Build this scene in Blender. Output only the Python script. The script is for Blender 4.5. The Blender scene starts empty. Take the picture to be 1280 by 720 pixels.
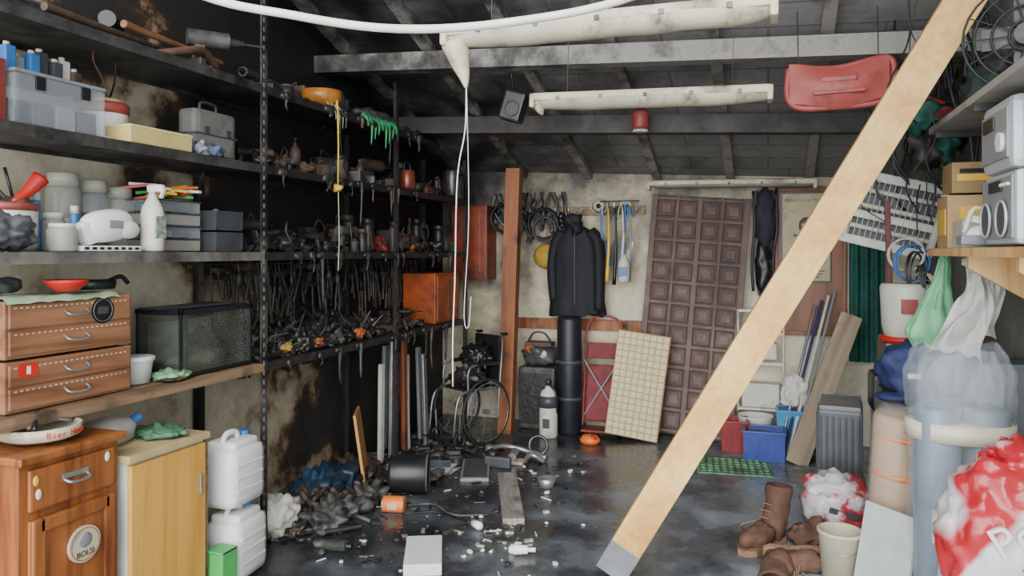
import bpy, bmesh, math, random
from mathutils import Vector, Matrix, Euler, noise
R=random.Random(7)
I4=Matrix.Identity(4)
def hx(s,k=1.0):
    s=s.lstrip('#'); o=[]
    for i in (0,2,4):
        c=int(s[i:i+2],16)/255; o.append((c/12.92 if c<.04045 else ((c+.055)/1.055)**2.4)*k)
    return tuple(o)
# ------------------------------------------------------------ materials
MC={}
def M(name,col,rough=.6,metal=0,var=.25,scale=9,soot=0,bump=.15,alpha=1,ss=4):
    if name in MC: return MC[name]
    if isinstance(col,str): col=hx(col)
    m=bpy.data.materials.new(name); m.use_nodes=True; n=m.node_tree.nodes; l=m.node_tree.links
    p=n['Principled BSDF']; tc=n.new('ShaderNodeTexCoord')
    nz=n.new('ShaderNodeTexNoise'); nz.inputs['Scale'].default_value=scale; nz.inputs['Detail'].default_value=6
    l.new(tc.outputs['Object'],nz.inputs['Vector'])
    rp=n.new('ShaderNodeValToRGB'); e=rp.color_ramp.elements
    e[0].position=.3; e[1].position=.7
    e[0].color=tuple(max(0,c*(1-var)) for c in col)+(1,); e[1].color=tuple(min(1,c*(1+var)) for c in col)+(1,)
    l.new(nz.outputs['Fac'],rp.inputs['Fac']); out=rp.outputs['Color']
    if soot>0:
        n2=n.new('ShaderNodeTexNoise'); n2.inputs['Scale'].default_value=ss; n2.inputs['Detail'].default_value=8; n2.inputs['Roughness'].default_value=.65
        l.new(tc.outputs['Object'],n2.inputs['Vector'])
        r2=n.new('ShaderNodeValToRGB'); q=r2.color_ramp.elements
        q[0].position=max(0,.72-soot*.5-.12); q[1].position=.72-soot*.5+.1
        q[0].color=(0,0,0,1); q[1].color=(1,1,1,1)
        l.new(n2.outputs['Fac'],r2.inputs['Fac'])
        mx=n.new('ShaderNodeMix'); mx.data_type='RGBA'
        l.new(r2.outputs['Color'],mx.inputs[0]); l.new(out,mx.inputs[6]); mx.inputs[7].default_value=(.018,.016,.015,1)
        out=mx.outputs[2]
    l.new(out,p.inputs['Base Color'])
    p.inputs['Roughness'].default_value=rough; p.inputs['Metallic'].default_value=metal
    if bump:
        bp=n.new('ShaderNodeBump'); bp.inputs['Strength'].default_value=bump; bp.inputs['Distance'].default_value=.01
        l.new(nz.outputs['Fac'],bp.inputs['Height']); l.new(bp.outputs['Normal'],p.inputs['Normal'])
    if alpha<1: p.inputs['Alpha'].default_value=alpha
    MC[name]=m; return m
def MG(name,stops,g=(0,0,0),off=0,scale=3,rough=(.5,.8),bump=.3,nw=1.0,lines=None,detail=9):
    """surface whose soot/dirt varies with position in the room: ramp(noise*nw + g.pos + off)"""
    m=bpy.data.materials.new(name); m.use_nodes=True; n=m.node_tree.nodes; l=m.node_tree.links
    p=n['Principled BSDF']; tc=n.new('ShaderNodeTexCoord')
    nz=n.new('ShaderNodeTexNoise'); nz.inputs['Scale'].default_value=scale; nz.inputs['Detail'].default_value=detail; nz.inputs['Roughness'].default_value=.62
    l.new(tc.outputs['Object'],nz.inputs['Vector'])
    d=n.new('ShaderNodeVectorMath'); d.operation='DOT_PRODUCT'; d.inputs[1].default_value=g
    l.new(tc.outputs['Object'],d.inputs[0])
    a=n.new('ShaderNodeMath'); a.operation='MULTIPLY_ADD'; a.inputs[1].default_value=nw
    l.new(nz.outputs['Fac'],a.inputs[0]); l.new(d.outputs['Value'],a.inputs[2])
    b=n.new('ShaderNodeMath'); b.operation='ADD'; b.inputs[1].default_value=off; l.new(a.outputs[0],b.inputs[0])
    rp=n.new('ShaderNodeValToRGB'); e=rp.color_ramp.elements
    while len(e)<len(stops): e.new(.5)
    for i,(ps,c) in enumerate(stops):
        e[i].position=ps; e[i].color=(c if not isinstance(c,str) else hx(c))+(1,)
    l.new(b.outputs[0],rp.inputs['Fac']); out=rp.outputs['Color']
    n2=n.new('ShaderNodeTexNoise'); n2.inputs['Scale'].default_value=scale*9; n2.inputs['Detail'].default_value=5
    l.new(tc.outputs['Object'],n2.inputs['Vector'])
    mr=n.new('ShaderNodeMapRange'); mr.inputs[3].default_value=.7; mr.inputs[4].default_value=1.25
    l.new(n2.outputs['Fac'],mr.inputs[0])
    sc=n.new('ShaderNodeVectorMath'); sc.operation='SCALE'; l.new(out,sc.inputs[0]); l.new(mr.outputs[0],sc.inputs['Scale'])
    out=sc.outputs[0]
    if lines:
        bk=n.new('ShaderNodeTexBrick'); bk.inputs['Scale'].default_value=1
        bk.inputs['Brick Width'].default_value=lines[0]; bk.inputs['Row Height'].default_value=lines[1]; bk.inputs['Mortar Size'].default_value=lines[2]
        bk.inputs['Color1'].default_value=(1,1,1,1); bk.inputs['Color2'].default_value=(.8,.8,.8,1); bk.inputs['Mortar'].default_value=(.55,.54,.52,1)
        l.new(tc.outputs['Object'],bk.inputs['Vector'])
        mu=n.new('ShaderNodeVectorMath'); mu.operation='MULTIPLY'; l.new(out,mu.inputs[0]); l.new(bk.outputs['Color'],mu.inputs[1]); out=mu.outputs[0]
    l.new(out,p.inputs['Base Color'])
    m2=n.new('ShaderNodeMapRange'); m2.inputs[1].default_value=.35; m2.inputs[2].default_value=.65; m2.inputs[3].default_value=rough[0]; m2.inputs[4].default_value=rough[1]
    l.new(nz.outputs['Fac'],m2.inputs[0]); l.new(m2.outputs[0],p.inputs['Roughness'])
    bp=n.new('ShaderNodeBump'); bp.inputs['Strength'].default_value=bump; bp.inputs['Distance'].default_value=.01
    l.new(n2.outputs['Fac'],bp.inputs['Height']); l.new(bp.outputs['Normal'],p.inputs['Normal'])
    return m
def MW(name,c1,c2,scale=6,axis=2,rough=.55,soot=0):
    """wood grain stretched along axis"""
    if name in MC: return MC[name]
    m=bpy.data.materials.new(name); m.use_nodes=True; n=m.node_tree.nodes; l=m.node_tree.links
    p=n['Principled BSDF']; tc=n.new('ShaderNodeTexCoord'); mp=n.new('ShaderNodeMapping')
    s=[scale*4]*3; s[axis]=scale*.35; mp.inputs['Scale'].default_value=s
    l.new(tc.outputs['Object'],mp.inputs[0])
    nz=n.new('ShaderNodeTexNoise'); nz.inputs['Scale'].default_value=1; nz.inputs['Detail'].default_value=7; nz.inputs['Distortion'].default_value=.6
    l.new(mp.outputs[0],nz.inputs['Vector'])
    rp=n.new('ShaderNodeValToRGB'); e=rp.color_ramp.elements
    e[0].position=.32; e[1].position=.62; e[0].color=hx(c1)+(1,); e[1].color=hx(c2)+(1,)
    l.new(nz.outputs['Fac'],rp.inputs['Fac']); out=rp.outputs['Color']
    if soot:
        n2=n.new('ShaderNodeTexNoise'); n2.inputs['Scale'].default_value=5; n2.inputs['Detail'].default_value=8
        l.new(tc.outputs['Object'],n2.inputs['Vector'])
        r2=n.new('ShaderNodeValToRGB'); q=r2.color_ramp.elements; q[0].position=.62-soot*.3; q[1].position=.82-soot*.3
        l.new(n2.outputs['Fac'],r2.inputs['Fac'])
        mx=n.new('ShaderNodeMix'); mx.data_type='RGBA'
        l.new(r2.outputs['Color'],mx.inputs[0]); l.new(out,mx.inputs[6]); mx.inputs[7].default_value=(.02,.016,.013,1); out=mx.outputs[2]
    l.new(out,p.inputs['Base Color']); p.inputs['Roughness'].default_value=rough
    bp=n.new('ShaderNodeBump'); bp.inputs['Strength'].default_value=.2; bp.inputs['Distance'].default_value=.005
    l.new(nz.outputs['Fac'],bp.inputs['Height']); l.new(bp.outputs['Normal'],p.inputs['Normal'])
    MC[name]=m; return m
CH=M('charred',(.022,.020,.019),.42,0,.6,20,bump=.6)
CH2=M('charred_grey',(.060,.056,.052),.55,0,.6,14,bump=.5)
CH3=M('charred_brown',(.075,.048,.032),.6,0,.6,14,bump=.5)
ASH=M('ash','#7b766e',.9,0,.35,16,soot=.35)
RUST=M('sooty_metal',(.12,.11,.10),.45,.4,.5,12,soot=.5)
STEEL=M('steel','#a0a2a4',.35,.7,.2,10)
SSTEEL=M('smoked_steel','#6e6d6b',.4,.6,.4,12,soot=.4)
DSTEEL=M('dark_steel','#545250',.5,.5,.4,15,soot=.3)
WHITE=M('white_plastic','#dcdcd6',.4,0,.06,5)
OFFW=M('offwhite_plastic','#c9c6b8',.45,0,.12,6,soot=.1)
CREAM=M('cream_plastic','#beb294',.4,0,.14,5,soot=.15)
BLACK=M('black_plastic','#1a1b1e',.4,0,.3,8)
GREY=M('grey_plastic','#7f8183',.45,0,.15,8)
DGREY=M('dark_grey_plastic','#434547',.45,0,.2,8)
RED=M('red_plastic','#c0281f',.4,0,.12,8)
DRED=M('sooty_red','#8e3d36',.5,0,.2,8,soot=.15)
ORANGE=M('orange_plastic','#d9702a',.45,0,.15,8)
YEL=M('yellow_plastic','#dcb23a',.45,0,.12,8)
BLUE=M('blue_plastic','#3a6fae',.4,0,.15,8)
DBLUE=M('navy_fabric','#25305a',.7,0,.25,20)
GREEN=M('green_plastic','#4fae5a',.4,0,.15,8)
PGREEN=M('pale_green_cloth','#9fb893',.8,0,.15,20)
DGREEN=M('dark_green_cloth','#245a4e',.8,0,.25,14)
CLEAR=M('clear_plastic','#c9d0d2',.15,0,.05,5,bump=.05,alpha=.25)
WRAP=M('plastic_wrap','#ccd4d8',.1,0,.05,14,bump=.8,alpha=.17)
FROST=M('frosted_plastic','#aaa79b',.35,0,.15,6,alpha=.7)
GLASSD=M('murky_glass','#4c5049',.08,0,.5,5,bump=0,alpha=.38)
CARD=M('cardboard','#b08d62',.8,0,.12,10,soot=.08)
CLOTHW=M('white_cloth','#cbc8c1',.85,0,.1,20)
BROWNL=M('brown_suede','#5c4133',.85,0,.35,14)
RUBBER=M('rubber_black','#222222',.7,0,.2,20)
SOLE=M('boot_sole','#8a6c50',.8,0,.25,20)
OAK=MW('cabinet_oak','#5d3018','#94582c',5,2,.4)
YWOOD=MW('yellow_wood','#c08836','#d6a24e',4,2,.4)
BOXW=MW('drawer_wood','#6d4429','#96694a',5,1,.5)
PINE=MW('pine','#c08b4a','#dfb47a',3,2,.55)
PINE2=MW('reddish_pine','#6f3c20','#9f6038',3,2,.55,soot=.25)
PLY=MW('plywood','#a5702f','#c08a4c',3,2,.6,soot=.15)
SWOOD=MW('shelf_wood','#5f4934','#8e7255',5,1,.6,soot=.35)
GWOOD=MW('grey_plank','#6a6560','#98938a',5,1,.6,soot=.25)
# ------------------------------------------------------------ mesh builder
def TR(c=(0,0,0),rot=(0,0,0),s=None):
    m=Matrix.Translation(c)@Euler(rot).to_matrix().to_4x4()
    if s: m=m@Matrix.Diagonal((s[0],s[1],s[2],1))
    return m
def smoothpts(pts,n=6):
    P=[Vector(p) for p in pts]
    if len(P)<3: return P
    P=[P[0]*2-P[1]]+P+[P[-1]*2-P[-2]]; o=[]
    for i in range(1,len(P)-2):
        for k in range(n):
            t=k/n; a,b,c,d=P[i-1],P[i],P[i+1],P[i+2]
            o.append(.5*((2*b)+(c-a)*t+(2*a-5*b+4*c-d)*t*t+(3*b-a-3*c+d)*t**3))
    o.append(P[-2]); return o
class B:
    def __init__(s): s.bm=bmesh.new(); s.mats=[]; s.T=I4.copy()
    def mi(s,m):
        if m not in s.mats: s.mats.append(m)
        return s.mats.index(m)
    def add(s,V,F,m,sm=False,T=None):
        T=s.T@(T if T is not None else I4); k=s.mi(m)
        vs=[s.bm.verts.new(T@Vector(v)) for v in V]
        for f in F:
            try:
                nf=s.bm.faces.new([vs[i] for i in f]); nf.material_index=k; nf.smooth=sm
            except ValueError: pass
        return s
    def box(s,c,d,m,rot=(0,0,0),bev=0,sm=False):
        t=bmesh.new(); bmesh.ops.create_cube(t,size=1)
        for v in t.verts: v.co=Vector((v.co.x*d[0],v.co.y*d[1],v.co.z*d[2]))
        if bev:
            bmesh.ops.bevel(t,geom=t.edges[:],offset=min(bev,min(d)*.45),segments=2,affect='EDGES',profile=.6)
        t.verts.index_update()
        V=[v.co.copy() for v in t.verts]; F=[[v.index for v in f.verts] for f in t.faces]; t.free()
        return s.add(V,F,m,sm,TR(c,rot))
    def lathe(s,prof,m,c=(0,0,0),rot=(0,0,0),seg=20,sx=1,sy=1,sm=True):
        V=[];F=[]; n=len(prof)
        for r,z in prof:
            for i in range(seg):
                a=2*math.pi*i/seg; V.append((r*math.cos(a)*sx,r*math.sin(a)*sy,z))
        for j in range(n-1):
            for i in range(seg):
                F.append((j*seg+i,j*seg+(i+1)%seg,(j+1)*seg+(i+1)%seg,(j+1)*seg+i))
        if prof[0][0]>1e-5: F.append(tuple(reversed(range(seg))))
        if prof[-1][0]>1e-5: F.append(tuple((n-1)*seg+i for i in range(seg)))
        return s.add(V,F,m,sm,TR(c,rot))
    def cyl(s,p0,p1,r,m,r1=None,seg=14,sm=True):
        p0=Vector(p0);p1=Vector(p1);d=p1-p0
        q=d.to_track_quat('Z','Y').to_matrix().to_4x4(); r1=r if r1 is None else r1; L=d.length; V=[];F=[]
        for rr,z in ((r,0),(r1,L)):
            for i in range(seg):
                a=2*math.pi*i/seg; V.append((rr*math.cos(a),rr*math.sin(a),z))
        for i in range(seg): F.append((i,(i+1)%seg,seg+(i+1)%seg,seg+i))
        T=Matrix.Translation(p0)@q
        s.add(V,F,m,sm,T)
        s.add(V[:seg],[tuple(reversed(range(seg)))],m,False,T); s.add(V[seg:],[tuple(range(seg))],m,False,T)
        return s
    def tube(s,pts,r,m,seg=8,n=6,closed=False,rf=None):
        P=smoothpts(pts,n) if n>1 else [Vector(p) for p in pts]
        if closed: P=[Vector(p) for p in pts]
        N=len(P); V=[];F=[]; up=Vector((0,0,1)); prev=None
        for i,p in enumerate(P):
            a=P[(i-1)%N] if closed or i>0 else p; b=P[(i+1)%N] if closed or i<N-1 else p
            t=(b-a); t=t.normalized() if t.length>1e-9 else Vector((0,0,1))
            if prev is None:
                x=t.cross(up); x=x.normalized() if x.length>1e-3 else Vector((1,0,0))
            else:
                x=prev-t*prev.dot(t); x=x.normalized() if x.length>1e-5 else prev
            prev=x; y=t.cross(x); rr=r if rf is None else rf(i/(N-1))*r
            for k in range(seg):
                an=2*math.pi*k/seg; V.append(p+x*math.cos(an)*rr+y*math.sin(an)*rr)
        for i in range(N if closed else N-1):
            j=(i+1)%N
            for k in range(seg): F.append((i*seg+k,i*seg+(k+1)%seg,j*seg+(k+1)%seg,j*seg+k))
        if not closed: F.append(tuple(reversed(range(seg)))); F.append(tuple((N-1)*seg+k for k in range(seg)))
        return s.add(V,F,m,True)
    def ring(s,c,R_,r,m,rot=(0,0,0),seg=28,sy=1):
        T=TR(c,rot); return s.tube([T@Vector((R_*math.cos(2*math.pi*i/seg),R_*sy*math.sin(2*math.pi*i/seg),0)) for i in range(seg)],r,m,6,closed=True)
    def ball(s,c,d,m,nz=0,ns=3,sub=3,rot=(0,0,0),crease=False,seed=0,sq=1,sm=True):
        t=bmesh.new(); bmesh.ops.create_icosphere(t,subdivisions=sub,radius=1)
        V=[]
        for v in t.verts:
            p=v.co.copy()
            if sq!=1: p=Vector([math.copysign(abs(q)**sq,q) for q in p])
            w=Vector((p.x*d[0],p.y*d[1],p.z*d[2]))
            if nz:
                q=w*ns*3+Vector((seed*7.3,seed*3.1,seed*1.7)); k=noise.noise(q)+.5*noise.noise(q*2.3)
                if crease: k=abs(k)*1.6-.4
                w=w+v.co*nz*k
            V.append(w)
        t.verts.index_update(); F=[[v.index for v in f.verts] for f in t.faces]; t.free()
        return s.add(V,F,m,sm,TR(c,rot))
    def grid(s,fn,nu,nv,m,sm=True):
        V=[fn(i/nu,j/nv) for j in range(nv+1) for i in range(nu+1)]; F=[]
        for j in range(nv):
            for i in range(nu):
                a=j*(nu+1)+i; F.append((a,a+1,a+nu+2,a+nu+1))
        return s.add(V,F,m,sm)
    def prism(s,pts,h,m,T=I4):
        n=len(pts); V=[(x,y,0) for x,y in pts]+[(x,y,h) for x,y in pts]
        F=[tuple(reversed(range(n))),tuple(range(n,2*n))]+[(i,(i+1)%n,n+(i+1)%n,n+i) for i in range(n)]
        return s.add(V,F,m,False,T)
    def text(s,st,m,T,size=.05,ext=.001):
        cu=bpy.data.curves.new('t','FONT'); cu.body=st; cu.size=size; cu.extrude=ext; cu.align_x='CENTER'; cu.align_y='CENTER'
        o=bpy.data.objects.new('t',cu); bpy.context.collection.objects.link(o); bpy.context.view_layer.update()
        me=bpy.data.meshes.new_from_object(o)
        V=[v.co.copy() for v in me.vertices]; F=[list(p.vertices) for p in me.polygons]
        s.add(V,F,m,False,T); bpy.data.objects.remove(o); bpy.data.curves.remove(cu); bpy.data.meshes.remove(me); return s
    def done(s,name,loc=(0,0,0),rot=(0,0,0)):
        bmesh.ops.recalc_face_normals(s.bm,faces=s.bm.faces[:])
        me=bpy.data.meshes.new(name); s.bm.to_mesh(me); s.bm.free()
        for m in s.mats: me.materials.append(m)
        o=bpy.data.objects.new(name,me); bpy.context.collection.objects.link(o); o.location=loc; o.rotation_euler=rot
        return o
FX=(math.pi/2,0,0)
FXX=Euler((math.pi/2,0,math.pi/2))
D=math.radians
# ------------------------------------------------------------ room shell
XL,XR,YB,YF=-3.05,1.15,6.75,.9
def zr(x,y): return 2.27+.315*(YB-y)-.05*(x+.4)
floor_m=MG('wet_sooty_concrete',[(.30,(.018,.020,.023)),(.43,(.052,.058,.064)),(.56,(.12,.135,.15)),(.72,(.27,.305,.335)),(.9,(.42,.46,.50))],g=(.125,-.01,0),off=.13,scale=2.0,rough=(.10,.42),bump=.18,nw=1.05)
b=B(); b.box((-.95,2.9,-.05),(5.2,8.2,.1),floor_m); b.done('floor')
lw=MG('sooty_plaster_left',[(.28,'#c9c0a8'),(.44,'#b3a88e'),(.53,'#8c7860'),(.585,'#46331f'),(.63,(.026,.023,.021)),(.95,(.013,.012,.012))],g=(0,.27,.19),off=-1.30,scale=2.4,nw=1.25)
bw=MG('sooty_plaster_back',[(.22,(.02,.018,.016)),(.34,(.10,.09,.075)),(.46,'#978e78'),(.60,'#c6bda0'),(.9,'#d8d0b8')],g=(.08,0,-.17),off=.46,scale=2.6,nw=.9)
rw=MG('plaster_right',[(.3,'#5a5854'),(.6,'#8f8b80'),(.9,'#a5a092')],scale=2)
cm=MG('sooty_ceiling_tiles',[(.25,(.012,.012,.012)),(.38,(.045,.042,.04)),(.52,(.13,.122,.115)),(.70,(.28,.265,.25))],g=(.13,.03,0),off=.05,scale=2.5,lines=(.63,.22,.008))
def wallx(x0,x1,m,name):
    b=B(); V=[]
    for x in (x0,x1):
        V+=[(x,YF,0),(x,YB+.1,0),(x,YB+.1,zr(x,YB+.1)+.05),(x,YF,zr(x,YF)+.05)]
    b.add(V,[(0,1,2,3),(7,6,5,4),(0,4,5,1),(1,5,6,2),(2,6,7,3),(3,7,4,0)],m); b.done(name)
wallx(XL-.1,XL,lw,'wall_left'); wallx(XR,XR+.1,rw,'wall_right')
b=B(); V=[]
for y in (YB,YB+.1): V+=[(XL,y,0),(XR,y,0),(XR,y,zr(XR,y)),(XL,y,zr(XL,y))]
b.add(V,[(3,2,1,0),(4,5,6,7),(0,1,5,4),(1,2,6,5),(2,3,7,6),(3,0,4,7)],bw); b.done('wall_back')
b=B(); V=[]
for dz in (0,.12):
    for x,y in ((XL-.1,YF),(XR+.1,YF),(XR+.1,YB+.1),(XL-.1,YB+.1)): V.append((x,y,zr(x,y)+dz))
b.add(V,[(3,2,1,0),(4,5,6,7),(0,1,5,4),(1,2,6,5),(2,3,7,6),(3,0,4,7)],cm); b.done('ceiling')
BEAM=MG('sooty_beam',[(.3,(.03,.027,.024)),(.44,(.10,.09,.08)),(.64,(.31,.285,.255))],g=(.10,0,0),off=.08,scale=6,nw=1.2)
b=B(); sl=math.atan(.315)
for x in (-2.83,-2.2,-1.57,-.94,-.31,.32,.95):
    y0,y1=1.0,6.74; zc=(zr(x,y0)+zr(x,y1))/2-.03
    b.box((x,(y0+y1)/2,zc),(.07,(y1-y0)/math.cos(sl),.06),BEAM,(-sl,0,0))
b.done('ceiling_rafters')
DB=M('dark_beam',(.045,.040,.035),.7,0,.5,8)
for y,h,m in ((4.6,.12,BEAM),(5.5,.13,DB),(2.5,.18,DB)):
    b=B(); V=[]
    for dy in (-.06,.06):
        for x,k in ((XL,0),(XR,0),(XR,1),(XL,1)):
            V.append((x,y+dy,zr(x,y)-.085-(0 if k else h)))
    b.add(V,[(3,2,1,0),(4,5,6,7),(0,1,5,4),(1,2,6,5),(2,3,7,6),(3,0,4,7)],m); b.done('ceiling_beam')
# ------------------------------------------------------------ shelving unit
SHX=-2.57; PY=(1.83,3.36,4.88,6.2)
b=B()
hole=M('slot_light','#726d66',.6,0,.3,20)
for k,y in enumerate(PY):
    for x,sx in ((SHX,-1),(XL+.025,1)):
        m=RUST if k<2 else CH
        H=min(3.0 if x==SHX else 2.75,zr(x,y)-.12)
        b.box((x,y,H/2),(.005,.045,H),m); b.box((x+sx*.02,y+.02,H/2),(.04,.005,H),m)
        if x==SHX:
            z=.05
            while z<H-.05:
                b.box((x+.003,y-.006,z),(.002,.012,.025),hole if k<2 else CH2); z+=.05
for k in range(3):
    y0,y1=PY[k]+.004,PY[k+1]-.004
    for z in (2.5,2.07,1.6,1.0):
        L=y1-y0; yc=(y0+y1)/2
        if z==2.5 and k==2: L=.75; yc=y0+L/2
        m={0:DSTEEL,1:CH,2:CH}[k]
        if z==1.0 and k==0: m=SWOOD
        if z==1.6 and k==0: m=M('ash_shelf','#6f6a61',.6,.1,.3,9,soot=.3)
        b.box((SHX-.225,yc,z-.012),(.44,L,.02),m)
        b.box((SHX-.003,yc,z-.022),(.012,L,.045),m); b.box((XL+.045,yc,z-.02),(.01,L,.04),m)
b.done('metal_shelving_unit')
# ------------------------------------------------------------ shelf contents helpers
def jar(b,c,r,h,m,lid=None,seg=16):
    b.lathe([(r*.92,0),(r,h*.05),(r,h*.78),(r*.82,h*.86)],m,c,seg=seg)
    b.lathe([(r*.88,h*.84),(r*.88,h),(r*.8,h*1.01)],lid or m,c,seg=seg)
def bottle(b,c,r,h,m,cap):
    b.lathe([(r*.9,0),(r,h*.04),(r,h*.6),(r*.85,h*.7),(r*.35,h*.82),(r*.33,h*.9)],m,c)
    b.lathe([(r*.42,h*.88),(r*.42,h),(r*.3,h*1.01)],cap,c)
def drill(b,c,s,m,m2,rz=0):
    T=b.T; b.T=T@TR(c,(0,0,rz))
    b.cyl((-.10*s,0,.15*s),(.06*s,0,.15*s),.035*s,m); b.cyl((.06*s,0,.15*s),(.12*s,0,.15*s),.022*s,m2,.012*s); b.cyl((.12*s,0,.15*s),(.2*s,0,.15*s),.005*s,m2)
    b.box((-.06*s,0,.08*s),(.04*s,.035*s,.12*s),m,(0,.2,0),.008); b.box((-.05*s,0,.02*s),(.09*s,.06*s,.04*s),m2,bev=.008); b.T=T
def coil(b,c,r,m,rot=(0,0,0),n=5,t=.006):
    T=TR(c,rot); pts=[]
    for i in range(n*18):
        a=i*2*math.pi/18; rr=r*(1+.08*math.sin(i*.37)); pts.append(T@Vector((rr*math.cos(a),rr*math.sin(a),.012*math.sin(i*.21)+i*.0006)))
    b.tube(pts,t,m,6,n=1)
def clutter(name,y0,y1,z,mats,seed,hmax=.25,rows=((-2.94),(-2.82),(-2.69)),step=.06):
    r=random.Random(seed); b=B()
    for row,x in enumerate(rows):
        y=y0+.05
        while y<y1-.10:
            m=r.choice(mats); h=r.uniform(.35,1)*hmax*(1 if row<2 else .8); w=r.uniform(.06,.15); k=r.random(); c=(x+r.uniform(-.02,.02),y+w/2,z)
            if k<.13: jar(b,c,w*.45,h,m,r.choice(mats),12)
            elif k<.36: b.box((c[0],c[1],z+h*.35),(.1,w,h*.7),m,(r.uniform(-.1,.1),0,r.uniform(-.3,.3)),.012)
            elif k<.42: bottle(b,c,w*.35,h,m,r.choice(mats))
            elif k<.60 and h>.1: drill(b,c,h*4.2,m,r.choice(mats),r.uniform(0,6))
            elif k<.90: b.ball((c[0],c[1],z+h*.27),(.06,w*.6,h*.30),m,.045,7,3,seed=r.random()*9,crease=True)
            else: b.lathe([(w*.3,0),(w*.5,h*.5),(w*.48,h*.5),(w*.28,.01)],m,c,seg=14)
            if r.random()<.4:
                b.tube([(c[0],c[1],z+h*.5),(c[0]+.03,c[1]+r.uniform(-.05,.05),z+h*.9),(c[0]+.05,c[1]+r.uniform(-.08,.08),z+h*.6),(c[0]+.06,c[1]+r.uniform(-.1,.1),z+.01)],.004,r.choice(mats),6)
            y+=w+r.uniform(.0,step)
    return b.done(name)
burn=[CH,CH,CH2,CH3,RUST,CH,CH2]
SO=M('sooty_orange','#a55a2b',.5,0,.3,9,soot=.4); SY=M('sooty_yellow','#b8923a',.5,0,.3,9,soot=.45)
clutter('burnt_jars_and_tools',3.42,4.84,2.07,burn,1,.26)
clutter('sooty_pots_and_jars',4.93,6.15,2.07,burn+[DRED,RUST,DSTEEL],2,.3)
clutter('burnt_power_tools',3.42,4.84,1.6,burn,3,.3)
clutter('sooty_power_tools',4.93,6.15,1.6,burn+[SO,RUST,DRED],4,.3)
clutter('burnt_workbench_clutter',3.42,4.84,1.0,burn+[CH,CH],5,.15)
clutter('burnt_boxes',3.42,4.84,2.5,burn,6,.22)
clutter('sooty_boxes',4.93,5.55,2.5,burn+[DSTEEL],8,.13)
def hanging_tools(name,y0,y1,x,ztop,seed,mats,axis='y',jit=0,gap=(.025,.06)):
    r=random.Random(seed); b=B(); y=y0; zt=ztop
    P=lambda t,dx,z: ((x+dx,t,z) if axis=='y' else (t,x-dx,z))
    b.cyl(P(y0-.03,0,zt+.01),P(y1+.03,0,zt+.01),.007,DSTEEL)
    while y<y1:
        L=r.uniform(.12,.38); m=r.choice(mats); m2=r.choice(mats); k=r.random(); s=r.uniform(-1,1)*jit; ztop=zt-(r.uniform(0,.14) if jit else 0)
        b.cyl(P(y,.0,zt+.012),P(y,.015,ztop-.02),.003,m)
        if k<.3:
            b.cyl(P(y,.015,ztop),P(y+s*.5,.02,ztop-L*.55),.005,m); b.cyl(P(y+s*.5,.02,ztop-L*.55),P(y+s,.02,ztop-L),.013,m2,.010)
        elif k<.55:
            b.cyl(P(y-.012,.015,ztop-L*.3),P(y-.03+s,.02,ztop-L),.007,m2); b.cyl(P(y+.012,.015,ztop-L*.3),P(y+.03+s,.02,ztop-L),.007,m2); b.ball(P(y,.015,ztop-L*.15),(.014,.02,L*.17),m,sub=2)
        elif k<.75:
            b.cyl(P(y,.015,ztop),P(y+s,.02,ztop-L),.010,m2); b.box(P(y,.015,ztop-.01),(.03,.09,.03) if axis=='y' else (.09,.03,.03),m,bev=.004)
        else:
            b.cyl(P(y,.015,ztop-.01),P(y+s,.02,ztop-L),.006,m); b.ring(P(y+s,.02,ztop-L),.016,.006,m,(0,D(90),0) if axis=='y' else (D(90),0,0),12); b.ring(P(y,.02,ztop-.02),.014,.005,m,(0,D(90),0) if axis=='y' else (D(90),0,0),12)
        y+=r.uniform(*gap)
    return b.done(name)
hanging_tools('hanging_hand_tools',3.45,4.80,-3.01,1.52,11,[CH,RUST,SSTEEL,CH3,CH2,CH,CH],jit=.06)
hanging_tools('hanging_pliers_and_hammers',4.95,6.1,-3.01,1.52,13,[CH,RUST,CH3,CH2],jit=.05)
hanging_tools('hanging_wrenches',3.50,4.80,-2.86,1.55,12,[CH,CH,CH2,CH],jit=.12,gap=(.05,.13))
# burnt tangled mass on the bench
b=B(); r=random.Random(40)
for i in range(20):
    y=3.48+i*.068; b.ball((-2.80+r.uniform(-.10,.10),y,1.03),(.12,.09,r.uniform(.04,.13)),r.choice([CH,CH,CH,CH2]),.07,7,4,crease=True,seed=i)
for i in range(170):
    y=r.uniform(3.45,4.8); x=r.uniform(-2.97,-2.62); z=1.03+r.uniform(0,.10); a=r.uniform(0,6.3); L=r.uniform(.05,.22); e=r.uniform(-.1,.8)
    b.cyl((x,y,z),(max(-3.0,min(-2.58,x+math.cos(a)*L*.4)),max(3.4,min(4.84,y+math.sin(a)*L)),z+e*L),r.uniform(.003,.009),r.choice([CH,CH,CH2,RUST,CH3,SSTEEL,CH]),seg=6)
for y,m in ((3.64,SY),(3.95,SO),(4.45,SO),(3.75,ASH),(4.2,ASH)): b.ball((-2.62,y,1.05),(.025,.035,.03),m,.03,9,3,crease=True,seed=y)
b.done('charred_tool_tangle')
b=B(); r=random.Random(41)
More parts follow.
